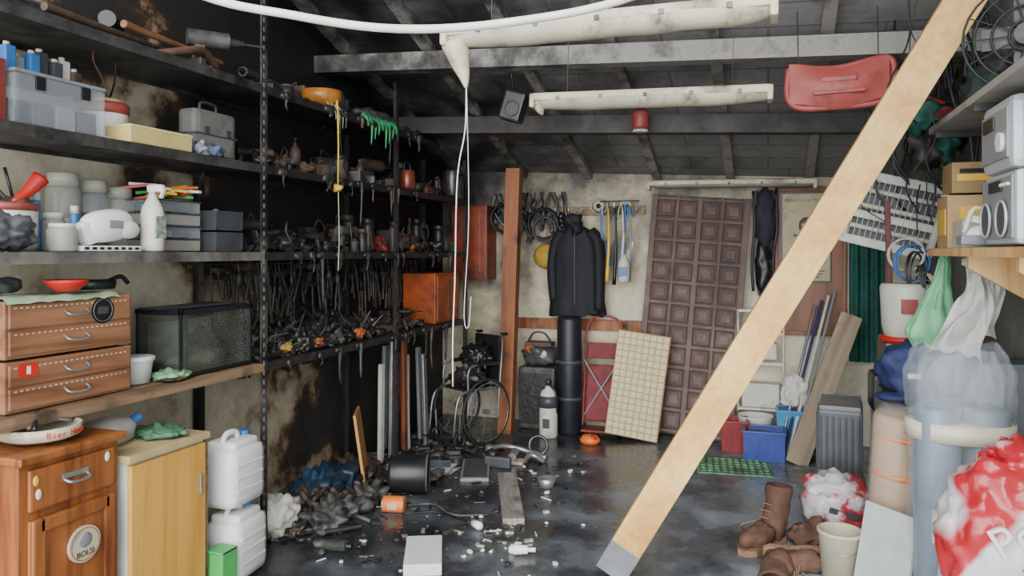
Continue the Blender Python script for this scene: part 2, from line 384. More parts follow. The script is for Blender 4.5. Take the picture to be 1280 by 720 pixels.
for z in (2.5,2.07,1.6,1.0):
    for i in range(11):
        y=r.uniform(3.40,5.9)
        if z==2.5 and y>5.6: continue
        L=r.uniform(.02,.09) if r.random()<.75 else r.uniform(.12,.30); w=r.uniform(.5,1.4)
        b.tube([(-2.562,y,z-.005),(-2.553,y,z-.045),(-2.553,y+r.uniform(-.01,.01),z-.045-L*.5),(-2.555,y+r.uniform(-.02,.02),z-.045-L)],.011*w,r.choice([CH,CH,CH,CH2,CH3]),6,n=3,rf=lambda t:1.7-1.5*t+.25*math.sin(t*9))
        b.ball((-2.56,y,z-.02),(.02,.04*w,.025),CH,.02,9,2,seed=y)
b.done('melted_plastic_drips')
# ------------------------------------------------------------ near bay: shelf 2.07
b=B()
b.box((0,0,.10),(.28,.40,.2),CLEAR,bev=.015); b.box((0,0,.205),(.285,.405,.015),GREY,bev=.006)
for i in range(4):
    for j in range(2): b.box((.05-j*.12,-.15+i*.1,.06),(.09,.085,.09),[SSTEEL,DGREY,GREY,DGREY][(i+j)%4],bev=.004)
for y in (-.1,.1): b.box((.143,y,.17),(.01,.04,.05),BLACK,bev=.003)
b.done('clear_organizer_case',(-2.77,2.20,2.073))
b=B()
for i,(y,m,h) in enumerate(((-.15,BLUE,.10),(-.10,GREY,.07),(-.05,BLUE,.09),(.0,DGREY,.11),(.05,DGREY,.08),(.10,OFFW,.10),(.14,CH3,.06))):
    b.box((-.02*(i%2),y,h/2),(.05,.042,h),m,bev=.005); b.lathe([(.012,h),(.012,h+.015),(0,h+.016)],OFFW,(-.02*(i%2),y,0),seg=10)
b.done('small_paint_bottles',(-2.74,2.20,2.287))
b=B(); b.box((0,0,.13),(.2,.06,.26),CARD,bev=.004); b.box((.0,.045,.12),(.18,.03,.24),DRED,bev=.004); b.done('old_books',(-2.75,1.93,2.073))
b=B(); b.lathe([(.085,0),(.095,.11),(.098,.115)],WHITE); b.lathe([(.099,.11),(.102,.15),(.09,.16)],DRED); b.ring((0,0,.165),.07,.012,CARD); b.ball((0,0,.16),(.07,.07,.02),CARD,.02,9,2)
b.tube([(0,.02,.17),(.02,-.03,.26),(0,-.06,.34),(.01,-.06,.40)],.004,BROWNL); b.tube([(.02,.0,.17),(.0,.05,.26),(.0,.06,.38)],.005,BLACK)
b.done('paint_bucket',(-2.79,2.54,2.10))
b=B(); b.box((0,0,.012),(.2,.22,.025),OFFW,bev=.004); b.done('white_lid',(-2.79,2.54,2.073))
b=B(); b.box((0,0,.035),(.14,.36,.07),M('kraft_box','#c0aa6c',.7,0,.1,8),bev=.004); b.box((.0,0,.073),(.145,.365,.012),M('kraft_lid','#cabb84',.7,0,.1,8),bev=.003); b.done('cardboard_tool_box',(-2.65,2.66,2.073))
b=B()
for i in range(6): b.ball((R.uniform(-.04,.04),-.11+i*.045,.03),(.05,.045,.034),[M('blue_grey_cloth','#5a6884',.9,0,.2,20),DGREY,GREY,OFFW][i%4],.03,9,3,seed=i,crease=True)
b.done('crumpled_cloth',(-2.66,2.98,2.073))
b=B(); gc=M('grey_case','#75736e',.5,0,.15,8,soot=.2); b.box((0,0,.13),(.12,.30,.26),gc,bev=.03); b.box((.0,0,.13),(.128,.308,.01),DGREY,bev=.004); b.tube([(0,-.06,.25),(0,-.05,.30),(0,.05,.30),(0,.06,.25)],.009,DGREY)
for y in (-.08,.08): b.box((.065,y,.15),(.008,.035,.04),DGREY,bev=.003)
b.box((.062,0,.06),(.01,.2,.07),gc,bev=.006)
b.done('tool_case',(-2.77,3.16,2.073))
# top shelf 2.5
b=B()
for i,(y,ry) in enumerate(((2.15,.1),(2.5,-.1),(2.85,.15))):
    b.cyl((-2.70+i*.03,y-.35,2.53+i*.03),(-2.80+i*.02,y+.4,2.55+i*.03),.017,[PLY,CH3,BOXW][i],.013)
b.box((-2.66,1.95,2.53),(.04,.10,.05),DSTEEL,bev=.006); b.box((-2.68,2.95,2.53),(.14,.04,.04),DSTEEL,bev=.006)
b.tube([(-2.65,2.7,2.51),(-2.63,2.85,2.56),(-2.66,3.0,2.60),(-2.70,3.15,2.55)],.02,BROWNL)
b.done('tool_handles')
b=B(); drill(b,(0,0,0),1.25,CH2,DSTEEL,.9); b.done('old_drill',(-2.70,3.12,2.503))
b=B(); drill(b,(0,0,0),1.1,BLACK,DSTEEL,2.2); b.done('power_drill',(-2.92,2.70,2.503))
b=B(); b.box((0,0,.05),(.2,.5,.1),CH2,bev=.01); b.box((0,0,.105),(.21,.51,.015),DGREY,bev=.005); b.done('dusty_box',(-2.90,2.12,2.503))
b=B(); b.lathe([(.05,0),(.12,.05),(.125,.11),(.118,.11),(.11,.055),(.04,.01)],M('melted_orange','#b9782f',.3,0,.4,7,soot=.2),seg=24)
b.tube([(.11,0,.05),(.118,0,-.05),(.115,.01,-.25),(.118,.0,-.47),(.12,0,-.5)],.006,YEL,rf=lambda t:1.3-.8*t); b.ball((.12,0,-.5),(.035,.045,.025),YEL,.02,12,2,seed=2)
b.tube([(.12,0,-.5),(.12,.01,-.8),(.12,0,-1.02)],.003,CREAM)
for i in range(4): b.tube([(.08,-.06+i*.04,.03),(.115,-.06+i*.04,-.04),(.115,-.06+i*.04,-.06-.02*i)],.004,CREAM,rf=lambda t:1.4-1.1*t)
b.done('melted_plastic_bowl',(-2.665,4.05,2.503))
b=B()
for i in range(9):
    y=-.2+i*.05; b.tube([(0,y,.03),(.03,y,.0),(.035,y+.01,-.04),(.035,y,-.05-.04*((i*7)%4))],.018,M('melted_green','#2f8a55',.3,0,.3,7,soot=.15),rf=lambda t:1.4-1.2*t)
b.ball((-.05,0,.05),(.09,.24,.05),CH2,.03,6,3,seed=3); b.done('melted_green_crate',(-2.585,4.62,2.5))
b=B(); b.lathe([(.0,0),(.05,.0),(.06,.02),(.06,.14),(.055,.145),(0,.145)],M('sooty_copper','#8f4a32',.35,.4,.3,9,soot=.3),seg=20)
b.tube([(.0,-.05,.12),(0,-.04,.2),(0,.04,.2),(0,.05,.12)],.006,CH); b.tube([(.0,.05,.06),(0,.1,.1),(0,.12,.14)],.009,DSTEEL); b.done('kettle',(-2.59,5.08,2.073))
b=B(); b.lathe([(.05,0),(.06,.02),(.06,.22),(.055,.24)],SSTEEL); b.lathe([(.05,0),(.055,.02),(.055,.17),(.04,.2)],SSTEEL,(0,.13,0)); b.done('steel_flasks',(-2.60,5.95,2.073))
# shelf 1.6 near bay
Z=1.603
b=B(); b.lathe([(.085,0),(.095,.02),(.098,.17),(.09,.17)],OFFW); b.lathe([(.10,.16),(.10,.185),(.095,.19)],DRED); b.ball((0,0,.19),(.08,.08,.03),CH3,.03,9,2)
b.tube([(0,0,.19),(-.02,-.06,.27),(.0,-.12,.36)],.01,DSTEEL); b.tube([(0.02,.0,.19),(.02,.06,.24),(.03,.11,.30)],.024,RED,rf=lambda t:.6+.9*t); b.tube([(0,.02,.19),(0,-.02,.33)],.006,BLACK,n=1); b.tube([(0,-.02,.19),(0,-.16,.28),(0,-.2,.35)],.008,DSTEEL,n=2)
b.done('tool_tub',(-2.83,2.13,Z))
b=B(); b.ball((0,0,.065),(.085,.11,.07),M('dark_bag','#4a4a4c',.5,0,.3,14),.035,7,4,crease=True,seed=4); b.done('crumpled_plastic_bag',(-2.68,1.99,Z))
b=B(); jar(b,(0,0,0),.055,.11,FROST,OFFW); b.done('white_jar',(-2.66,2.22,Z))
b=B()
for y,x,h,m in ((0,0,.16,FROST),(.10,-.03,.14,OFFW),(-.06,-.02,.25,BLUE),(.05,.06,.19,BLUE)): jar(b,(x-.02,y,0),.045 if h<.17 else .018,h,m,OFFW)
b.done('glue_tubs',(-2.80,2.31,Z))
b=B()
for i,(y,m) in enumerate(((0,FROST),(.15,CLEAR),(.29,FROST))): jar(b,(0,y,0),.07,.34-.02*i,m,M('translucent_lid','#a9a598',.4,0,.1,6)); b.cyl((0,y,.01),(0,y,.18),.055,[DSTEEL,CH3,DGREY][i])
b.done('screw_jars',(-2.93,2.45,Z))
b=B()
b.ball((0,0,.085),(.055,.125,.07),WHITE,sub=3,sq=.8,rot=(.15,0,0)); b.box((0,-.09,.055),(.065,.08,.10),WHITE,(.3,0,0),.02); b.ball((0.035,.08,.07),(.03,.055,.04),OFFW); b.box((.052,0,.09),(.01,.07,.035),GREY,bev=.004)
b.done('travel_iron',(-2.67,2.44,Z+.025))
b=B(); b.box((0,0,.012),(.12,.30,.024),WHITE,bev=.005)
for i in range(8): b.box((.061,-.13+i*.036,.013),(.003,.02,.01),BLACK)
b.done('power_strip',(-2.67,2.42,Z))
b=B(); b.lathe([(.046,0),(.05,.01),(.05,.17),(.044,.20),(.018,.25),(.016,.27)],OFFW,seg=20); b.box((0.02,0,.285),(.085,.027,.033),WHITE,bev=.008); b.box((.058,0,.262),(.01,.014,.045),WHITE,(0,.4,0))
b.box((.047,0,.11),(.008,.06,.10),M('label_print','#7d8c7a',.5,0,.6,40),bev=.003); b.done('spray_bottle',(-2.64,2.66,Z))
b=B()
for k in range(4):
    z=.03+k*.062; b.box((0,0,z),(.2,.30,.056),CLEAR if k%2 else FROST,bev=.008); b.box((0,0,z+.028),(.205,.305,.006),DGREY)
    for j in range(6): b.box((.04-.06*(j%2),-.115+j*.046,z-.005),(.05,.036,.03),[DGREY,SSTEEL,ORANGE,GREY,BLUE,CH3][(j+k)%6],bev=.003)
for i in range(20): b.box((R.uniform(-.08,.08),R.uniform(-.13,.13),.265+.003*i),(.13,.028,.014),[YEL,RED,GREEN,ORANGE,YEL,WHITE,YEL][i%7],(R.uniform(-.1,.1),R.uniform(-.2,.2),R.uniform(0,3)),.003)
b.done('stacked_parts_drawers',(-2.80,2.88,Z))
b=B()
for k in range(2):
    z=.0+k*.11
    b.box((0,0,z+.005),(.17,.20,.01),DGREY)
    for sx in (-1,1): b.box((sx*.08,0,z+.05),(.008,.20,.1),DGREY,(0,.1*sx,0))
    for sy in (-1,1): b.box((0,sy*.097,z+.05),(.17,.008,.1),DGREY)
    drill(b,(0,.0,z+.02),.5,BLACK,STEEL,1.2+k)
b.done('stacked_crates',(-2.74,3.19,Z))
coilb=B(); coil(coilb,(0,0,.1),.09,BLACK,(0,D(80),0),4); coilb.done('coiled_cable',(-2.93,3.22,Z+.01))
# shelf 1.0 near bay
Z=1.003
b=B()
for k,(z0,h,n) in enumerate(((0,.19,2),(.2,.215,2))):
    b.box((-.01,0,z0+h/2),(.28,.57,h),BOXW,bev=.005)
    for j in range(n):
        zc=z0+h*(.27+.46*j); b.box((.133,0,zc),(.012,.545,h*.42),BOXW,bev=.004)
        b.tube([(.14,-.05,zc+.012),(.165,-.045,zc-.004),(.17,0,zc-.01),(.165,.045,zc-.004),(.14,.05,zc+.012)],.005,STEEL)
        for q in range(22): b.box((.1395,-.25+q*.0235,zc+h*.15),(.001,.010,.004),OFFW)
b.cyl((.1385,.13,.355),(.1415,.13,.355),.055,BLACK,seg=24); b.ring((.142,.13,.355),.046,.0012,GREY,(0,D(90),0)); b.box((.1418,.13,.355),(.001,.05,.03),DGREY)
b.box((.1395,-.20,.155),(.003,.08,.05),RED); b.box((.1415,-.20,.155),(.001,.016,.03),WHITE)
b.done('wooden_drawer_chest',(-2.765,2.25,Z))
b=B(); b.grid(lambda u,v:(-.13+.28*v,-.26+.5*u,.008+.012*abs(noise.noise(Vector((u*6,v*5,1))))+(0 if v<.93 else -.02)),24,12,PGREEN); b.done('green_cloth',(-2.765,2.22,Z+.416))
b=B(); b.lathe([(.04,0),(.078,.035),(.082,.047),(.076,.045),(.035,.008)],RED); b.done('red_dish',(-2.66,2.24,Z+.44))
b=B(); b.lathe([(.05,0),(.055,.03),(.045,.04)],BLACK,sy=1.6); b.tube([(0,.05,.03),(0,.12,.05),(0,.16,.02)],.01,BLACK); b.done('black_goggles',(-2.70,2.42,Z+.44))
b=B(); b.ball((0,0,.03),(.06,.07,.03),DGREY,.02,8,3); b.done('dark_rag',(-2.80,2.07,Z+.44))
b=B(); b.lathe([(.06,0),(.075,.10),(.08,.105)],WHITE,seg=24); b.lathe([(.082,.1),(.082,.118),(.07,.122)],WHITE,seg=24); b.done('plastic_tub',(-2.74,2.66,Z))
b=B(); b.lathe([(.055,0),(.055,.13),(.05,.14)],RED); b.lathe([(.05,.13),(.05,.16),(.045,.165)],WHITE); b.done('red_can',(-2.92,2.68,Z))
b=B(); b.ball((0,0,.022),(.08,.09,.018),M('green_rag_cloth','#6f9a70',.9,0,.25,22),.02,8,4,crease=True,seed=6); b.ball((.05,-.04,.012),(.05,.06,.010),SY,.01,8,3); b.done('green_rag',(-2.66,2.79,Z-.0))
b=B(); w,L,H=.26,.50,.31
for sx in (-1,1): b.box((sx*w/2,0,H/2),(.006,L,H),GLASSD)
for sy in (-1,1): b.box((0,sy*L/2,H/2),(w,.006,H),GLASSD)
b.box((0,0,.01),(w+.01,L+.01,.02),BLACK,bev=.004)
for sx in (-1,1): b.box((sx*w/2,0,H),(.02,L+.02,.025),BLACK,bev=.004)
for sy in (-1,1): b.box((0,sy*L/2,H),(w+.02,.02,.025),BLACK,bev=.004)
for sx in (-1,1):
    for sy in (-1,1): b.box((sx*w/2,sy*L/2,H/2),(.012,.012,H),BLACK)
b.box((-.06,0,H+.012),(w*.5,L,.012),DGREY); b.ball((0,0,.06),(.1,.19,.05),M('gravel','#8b8a70',.9,0,.5,60),.02,8,3)
b.box((-.1,0,.15),(.02,.42,.2),M('algae','#8a8f78',.8,0,.5,9)); b.ball((-.03,.08,.13),(.05,.06,.08),ASH,.03,8,3); b.cyl((.09,-.18,.02),(.09,-.18,.28),.015,DGREY)
b.done('aquarium',(-2.76,3.07,Z))
# ------------------------------------------------------------ cabinets below
b=B(); H=.88
b.box((-.2,0,H/2),(.38,.42,H-.02),OAK,bev=.006); b.box((-.19,0,H-.012),(.43,.45,.03),OAK,bev=.008)
b.box((-.0,0,.06),(.03,.43,.12),OAK,bev=.005)
b.box((.0,0,.755),(.02,.36,.15),OAK,bev=.01); b.box((.0,0,.40),(.018,.36,.50),OAK,bev=.01)
for sx in (-1,1): b.box((.012,sx*.15,.40),(.016,.05,.50),OAK,bev=.008)
for zz in (.175,.625): b.box((.012,0,zz),(.016,.30,.05),OAK,bev=.008)
b.tube([(.012,-.05,.765),(.035,-.04,.755),(.04,0,.75),(.035,.04,.755),(.012,.05,.765)],.006,STEEL); b.box((.012,0,.775),(.004,.11,.02),STEEL,bev=.005)
b.tube([(.022,-.165,.34),(.04,-.165,.37),(.04,-.165,.42),(.022,-.165,.45)],.006,STEEL); b.box((.022,-.165,.395),(.004,.03,.12),STEEL,bev=.005)
b.cyl((.012,.03,.50),(.024,.03,.50),.068,CREAM,seg=28); b.ring((.025,.03,.50),.060,.0015,OAK,(0,D(90),0)); b.ball((.025,.03,.515),(.003,.03,.028),GREY,sub=2)
b.text('BOLSI',CH3,TR((.026,.03,.465),FXX),.03)
for y,z in ((-.15,.74),(-.16,.79),(.15,.60),(.14,.80)): b.ball((.013,y,z),(.003,.012,.02),[BLUE,YEL,WHITE][int(z*100)%3],sub=2)
b.done('wooden_bedside_cabinet',(-2.46,2.10,0))
b=B(); b.lathe([(.11,0),(.135,.012),(.138,.05),(.13,.05),(.10,.02)],CREAM,seg=30)
for i in range(6): b.tube([(-.08+.03*i,-.08,.05),(-.02,0,.07+.005*i),(.06-.02*i,.09,.05)],.008,[DSTEEL,CH3,BLACK][i%3])
for a,t in ((-.50,'Bier'),(.15,'Henninger')):
    for q,chh_ in enumerate(t): b.text(chh_,RED,Matrix.Rotation(a+q*.13,4,'Z')@TR((.1385,0,.028),FXX),.032)
b.done('beer_tray',(-2.60,2.08,.9))
b=B(); H=.77
b.box((-.2,0,.05+H/2),(.38,.44,H-.12),OFFW,bev=.003); b.box((-.0,0,.05+H/2-.02),(.02,.42,H-.14),YWOOD,bev=.003); b.box((-.19,0,H-.01),(.42,.46,.03),M('cab_top','#b8a072',.6,0,.2,8),bev=.003)
b.box((-.195,.225,.36),(.40,.01,.72),SWOOD); b.box((-.22,0,.04),(.34,.42,.08),DGREY)
b.box((.018,.17,.55),(.012,.012,.09),STEEL,bev=.004)
b.done('yellow_kitchen_cabinet',(-2.45,2.56,0))
b=B(); b.ball((0,0,.02),(.12,.09,.022),M('green_net','#456f50',.7,0,.3,18),.025,8,4,crease=True,seed=6); b.done('green_net_bag',(-2.58,2.64,.775))
b=B(); b.ball((0,0,.06),(.09,.12,.06),FROST,.02,5,3); b.cyl((0,.11,.07),(0,.16,.09),.022,BLUE); b.done('plastic_flask',(-2.66,2.44,.775))
def jerry(b,z):
    b.box((0,0,z+.15),(.20,.27,.29),WHITE,bev=.045,sm=True)
    b.box((0,0,z+.30),(.16,.20,.05),WHITE,bev=.02,sm=True); b.tube([(0,-.09,z+.31),(0,-.05,z+.355),(0,.02,z+.35),(0,.03,z+.31)],.014,WHITE)
    b.cyl((0,.085,z+.30),(0,.085,z+.345),.028,BLUE if z==0 else WHITE)
    for zz in (.09,.15,.21): b.box((.1,0,z+zz),(.006,.20,.012),WHITE,bev=.003)
b=B(); jerry(b,0); b.done('jerry_can',(-2.50,3.05,0),(0,0,.1)); b=B(); jerry(b,0); b.done('jerry_can',(-2.51,3.04,.355),(0,0,.05))
b=B(); b.box((0,0,.004),(.10,.10,.008),GREEN)
for s_ in (-1,1): b.box((s_*.045,0,.11),(.01,.10,.21),GREEN,bev=.004)
b.box((0,-.04,.1),(.09,.01,.2),GREEN,bev=.004); b.box((0,0,.21),(.1,.1,.01),GREEN); b.done('green_stool',(-2.42,2.85,0))
b=B(); b.ball((0,0,.11),(.10,.16,.11),OFFW,.05,4,4,seed=3,crease=True); b.done('plastic_sack',(-2.62,3.55,0))
# ------------------------------------------------------------ under burnt bench
b=B(); b.box((0,0,.25),(.02,.32,.54),PLY,bev=.004); b.done('plywood_board',(-2.60,4.50,0),(0,-.14,.45))
b=B()
for i in range(9):
    h=R.uniform(.75,.93); m=[OFFW,STEEL,GREY,PINE2,WHITE,DRED,OFFW,STEEL,GREY][i]
    b.box((R.uniform(-.12,.05),i*.085,h/2),(.03,.06,h),m,(R.uniform(-.03,.03),R.uniform(-.05,.05),0),.008)
b.done('leaning_metal_profiles',(-2.72,5.0,.005))
b=B(); b.ball((0,0,.10),(.14,.24,.12),M('dark_blue_bag','#1f3c52',.5,0,.5,9,soot=.35),.06,5,4,crease=True,seed=5); b.box((.1,.15,.12),(.10,.2,.16),M('dark_blue_bag','#1f3c52'),(.1,.2,.3),.02); b.done('blue_bag',(-2.72,4.15,-.0))
def debris(name,n,fx,seed,mats,smin=.01,smax=.05):
    r=random.Random(seed); b=B()
    for i in range(n):
        x,y=fx(r); s=r.uniform(smin,smax); m=r.choice(mats); k=r.random()
        if k<.4: b.box((x,y,s*.25),(s*r.uniform(.6,2.4),s,s*.4),m,(0,r.uniform(-.1,.1),r.uniform(0,6)))
        elif k<.7: b.ball((x,y,s*.35),(s*.7,s*.6,s*.38),m,s*.5,14,2,seed=i*.7)
        elif k<.85:
            a=r.uniform(0,6); b.cyl((x,y,s*.25),(x+math.cos(a)*s*3,y+math.sin(a)*s*3,s*.25),s*.22,m,seg=8)
        else: b.lathe([(s*.6,0),(s*.7,s*.4),(s*.3,s*.42)],m,(x,y,0),seg=10)
    return b.done(name)
debris('charred_rubble_heap',520,lambda r:(max(-3.0,-2.95+abs(r.gauss(0,.32))),r.uniform(3.45,5.9)),21,[CH,CH2,CH,CH3,CH,RUST,ASH,CH2],.02,.08)
debris('floor_debris',260,lambda r:(r.uniform(-2.5,-1.15)-.1,r.uniform(3.3,5.7)),22,[CH,CH2,CH,DSTEEL,CH3,DGREY,CH,OFFW,ASH],.008,.032)
debris('white_fragments',30,lambda r:(r.gauss(-1.38,.16),r.gauss(3.9,.2)),23,[WHITE,OFFW,OFFW,PGREEN],.010,.024)
b=B()
for i in range(16):
    r=random.Random(60+i); x,y=r.uniform(-2.9,-2.40),r.uniform(3.5,5.0); b.ball((x,y,.03),(.12,.14,r.uniform(.04,.11)),[CH,CH,CH2,CH3][i%4],.08,5,4,crease=True,seed=i)
b.done('burnt_cloth_pile')
b=B(); b.lathe([(.0,0),(.12,0),(.125,.02),(.125,.24),(.12,.25),(.115,.25),(.115,.02)],BLACK,(0,0,.125),(0,D(90),0),28); b.ring((.25,0,.125),.125,.008,CH2,(0,D(90),0)); b.done('black_cooking_pot',(-2.38,4.42,0),(0,0,.35))
b=B(); b.lathe([(0,0),(.048,0),(.05,.005),(.05,.13),(.045,.135),(0,.13)],ORANGE,(0,0,.05),(0,D(90),0)); b.ring((.0,0,.05),.05,.004,STEEL,(0,D(90),0)); b.ring((.13,0,.05),.05,.004,STEEL,(0,D(90),0)); b.box((.065,-.048,.05),(.06,.006,.04),CREAM,bev=.002); b.done('orange_tin_can',(-2.24,4.08,0),(0,0,.2))
b=B()
for i in range(6): b.box((R.uniform(-.03,.03),R.uniform(-.02,.02),.006+i*.007),(.26,.19,.005),[GREY,OFFW,M('magazine','#6a7078',.4,0,.5,20)][i%3],(0,0,R.uniform(-.4,.4)))
b.done('scorched_magazines',(-2.30,4.98,.0))
b=B(); b.box((0,0,.012),(.20,.50,.024),GREY,bev=.003); b.box((0,0,.026),(.17,.46,.004),DGREY); b.done('metal_panel',(-2.02,5.05,0),(0,0,.35))
b=B(); b.box((0,0,.02),(.13,.92,.04),GWOOD,bev=.004); b.done('wooden_plank',(-1.58,4.55,0),(0,0,.38))
b=B(); b.box((0,0,.03),(.19,.38,.06),M('white_block','#c8cccb',.6,0,.06,12),bev=.006); b.done('plaster_block',(-1.69,3.50,0),(0,0,.42))
b=B(); b.lathe([(.03,0),(.045,.01),(.065,.07),(.06,.07),(.04,.015)],STEEL); b.done('metal_bowl',(-1.42,4.85,0))
b=B(); b.cyl((0,0,.03),(.07,.02,.03),.028,WHITE,.022); b.cyl((.07,.02,.03),(.11,.03,.03),.012,WHITE); b.box((-.01,.03,.02),(.05,.05,.04),WHITE,bev=.012); b.done('white_pump_head',(-1.27,3.72,0))
b=B(); b.lathe([(.0,0),(.022,0),(.024,.06),(.014,.075),(0,.075)],WHITE,(0,0,.024),(D(90),0,0)); b.done('white_bottle',(-1.62,4.02,0),(0,0,1))
b=B(); b.tube([(-.25,.1,.03),(-.1,.05,.08),(.1,.06,.05),(.25,0,.03)],.02,STEEL); b.tube([(.1,.06,.04),(.12,-.1,.03),(.2,-.2,.1),(.28,-.16,.05)],.018,STEEL); b.cyl((.02,-.14,.05),(.0,.0,.06),.03,STEEL); b.cyl((-.25,.1,.0),(-.25,.1,.06),.035,STEEL)
b.box((.05,-.1,.012),(.12,.12,.024),CREAM,bev=.008); b.ring((.15,.12,.09),.07,.012,SSTEEL,(D(80),0,.3)); b.box((-.05,-.25,.04),(.2,.05,.08),DGREY,bev=.01); b.done('sink_drain_pipes',(-1.85,5.45,0))
b=B(); b.tube([(-.3,0,.012),(-.1,.12,.012),(.1,-.02,.014),(.3,.06,.012)],.008,CH2); b.tube([(-.2,-.1,.012),(.0,.0,.012),(.25,-.1,.012)],.006,BLACK); b.done('burnt_cable',(-1.9,4.15,.0))
b=B(); b.cyl((0,0,.03),(.13,.02,.03),.03,GLASSD); b.cyl((.13,.02,.03),(.16,.025,.03),.015,BLACK); b.done('broken_glass_jar',(-2.26,3.45,0))
# ------------------------------------------------------------ back wall items
b=B(); b.box((0,0,1.17),(.13,.11,2.34),PINE2,bev=.006); b.done('support_post',(-2.20,6.22,.0),(0,.035,0))
b=B(); rd=M('red_lacquer','#8a3a22',.45,0,.3,6,soot=.25)
b.box((0,0,.35),(.36,.26,.7),rd,bev=.006); b.box((0,-.135,.35),(.34,.015,.67),rd,bev=.006); b.box((0,-.145,.35),(.24,.01,.55),rd,bev=.01); b.ball((.13,-.155,.35),(.012,.012,.012),STEEL,sub=2); b.done('red_wall_cabinet',(-2.66,6.61,1.34))
b=B(); ow=M('sooty_orange_wood','#a34a1c',.5,0,.3,7,soot=.25); b.box((0,0,.21),(.3,.50,.42),ow,bev=.006); b.box((.155,0,.21),(.01,.45,.38),ow,bev=.004); b.box((.162,0,.21),(.006,.02,.38),CH3); b.done('orange_wooden_box',(-2.76,5.88,1.003))
clutter('sooty_bench_tools',4.95,5.55,1.0,burn+[DRED],9,.2)
# wheelchair
b=B(); CHR=M('chrome','#8d8f91',.3,.6,.2,8,soot=.25); b.T=Matrix.Diagonal((.88,.85,.92,1))
for x in (-.22,.22):
    b.ring((x,0,.30),.29,.014,RUBBER,(0,D(90),0),32); b.ring((x*1.12,0,.30),.26,.005,CHR,(0,D(90),0),32); b.cyl((x-.03,0,.30),(x+.03,0,.30),.025,CHR)
    for i in range(14):
        a=i*math.pi/7; b.cyl((x,0,.30),(x,.28*math.cos(a),.30+.28*math.sin(a)),.0015,CHR,seg=5)
    b.tube([(x*.85,.22,.98),(x*.85,.24,.90),(x*.85,.20,.5),(x*.85,.18,.2)],.011,CHR); b.tube([(x*.85,.20,.5),(x*.85,-.2,.5),(x*.85,-.33,.42),(x*.85,-.38,.12)],.012,CHR)
    b.tube([(x*.85,.2,.72),(x*.85,-.12,.72),(x*.85,-.2,.66),(x*.85,-.2,.5)],.012,CHR); b.box((x*.85,.03,.735),(.045,.26,.03),BLACK,bev=.01)
    b.ring((x*.8,-.30,.075),.06,.014,RUBBER,(0,D(90),0),16); b.cyl((x*.8,-.30,.08),(x*.85,-.30,.3),.009,CHR); b.box((x*.45,-.42,.10),(.14,.12,.012),BLACK,bev=.004)
    b.cyl((x*.85,.22,.98),(x*.85,.30,.98),.015,BLACK)
b.box((0,0,.50),(.36,.38,.03),BLACK,bev=.01); b.box((0,.21,.76),(.36,.025,.42),BLACK,bev=.01)
b.ball((0,-.02,.60),(.17,.17,.09),CH,.07,5,4,crease=True,seed=4); b.ball((.02,.05,.78),(.16,.12,.12),BLACK,.07,5,4,crease=True,seed=7)
b.done('wheelchair',(-2.38,5.86,0.0),(0,0,-.5))
# jacket
b=B(); JK=M('black_jacket','#0f1118',.75,0,.4,14,bump=.4); b.T=Matrix.Diagonal((.88,1,1,1))
def jf(u,v):
    a=2*math.pi*u; w=.17+.07*min(1,v*5)+.03*v; d=.055+.035*v
    if v<.12: w=.06+(.18)*(v/.12)**.8
    rr=1+.16*noise.noise(Vector((math.cos(a)*2,math.sin(a)*2,v*2.5)))+.06*math.sin(a*9)*v
    return (w*rr*math.cos(a),d*rr*math.sin(a),-.02-.84*v-(.02 if v<=.12 else 0)+(.05*noise.noise(Vector((a,1,5))) if v>.95 else 0))
b.grid(jf,40,24,JK)
b.tube([(-.15,0,-.10),(-.22,-.01,-.22),(-.245,-.03,-.45),(-.22,-.04,-.72)],.060,JK,10,rf=lambda t:1.0-.15*t)
b.tube([(.15,0,-.10),(.23,-.01,-.2),(.25,-.03,-.5),(.25,-.04,-.80)],.062,JK,10,rf=lambda t:1.05-.15*t)
b.ball((0,-.03,-.03),(.10,.07,.09),JK,.06,5,3); b.box((.01,-.09,-.42),(.006,.006,.66),DGREY); b.tube([(0,.07,.09),(0,.0,.07),(0,0,-.02)],.005,STEEL)
b.done('hanging_jacket',(-1.65,6.58,1.88))
b=B(); b.box((0,0,0),(1.15,.02,.08),SWOOD,bev=.004)
for i in range(9): b.tube([(-.5+i*.125,-.01,.0),(-.5+i*.125,-.06,-.02),(-.5+i*.125,-.07,.03)],.005,STEEL)
b.done('coat_hook_rail',(-1.62,6.735,1.98))
hanging_tools('hanging_garden_tools',-1.42,-1.12,6.66,2.05,31,[YEL,BLUE,BLACK,STEEL,OFFW,DGREY],'x')
b=B()
for i in range(5):
    x=i*.065; b.tube([(x,0,0),(x+.01,-.02,-.3),(x-.01,-.01,-.62-.03*(i%3))],.014,[BLUE,YEL,BLACK,OFFW,GREY][i],rf=lambda t:.5+.8*t); b.box((x,-.01,-.4),(.04,.03,.22),[YEL,DBLUE,BLACK,BLUE,OFFW][i],(0,.1*(i-2),0),.008)
b.done('hanging_umbrellas',(-1.42,6.58,1.99))
b=B(); b.lathe([(.035,0),(.05,.02),(.05,.18),(.03,.22),(.02,.25)],OFFW); b.box((0,-.045,.1),(.07,.02,.08),BLUE,bev=.006); b.tube([(0,0,.25),(0,.03,.34),(0,.06,.38)],.004,STEEL); b.done('hanging_spray_can',(-1.20,6.50,1.33))
b=B(); b.lathe([(.12,0),(.115,.05),(.08,.10),(0,.125)],M('hat_yellow','#b8963c',.5,0,.2,8,soot=.1),(0,0,0),(D(80),0,0)); b.tube([(0,.02,.1),(0,.05,.2)],.004,BLACK); b.done('yellow_hard_hat',(-1.96,6.70,1.56))
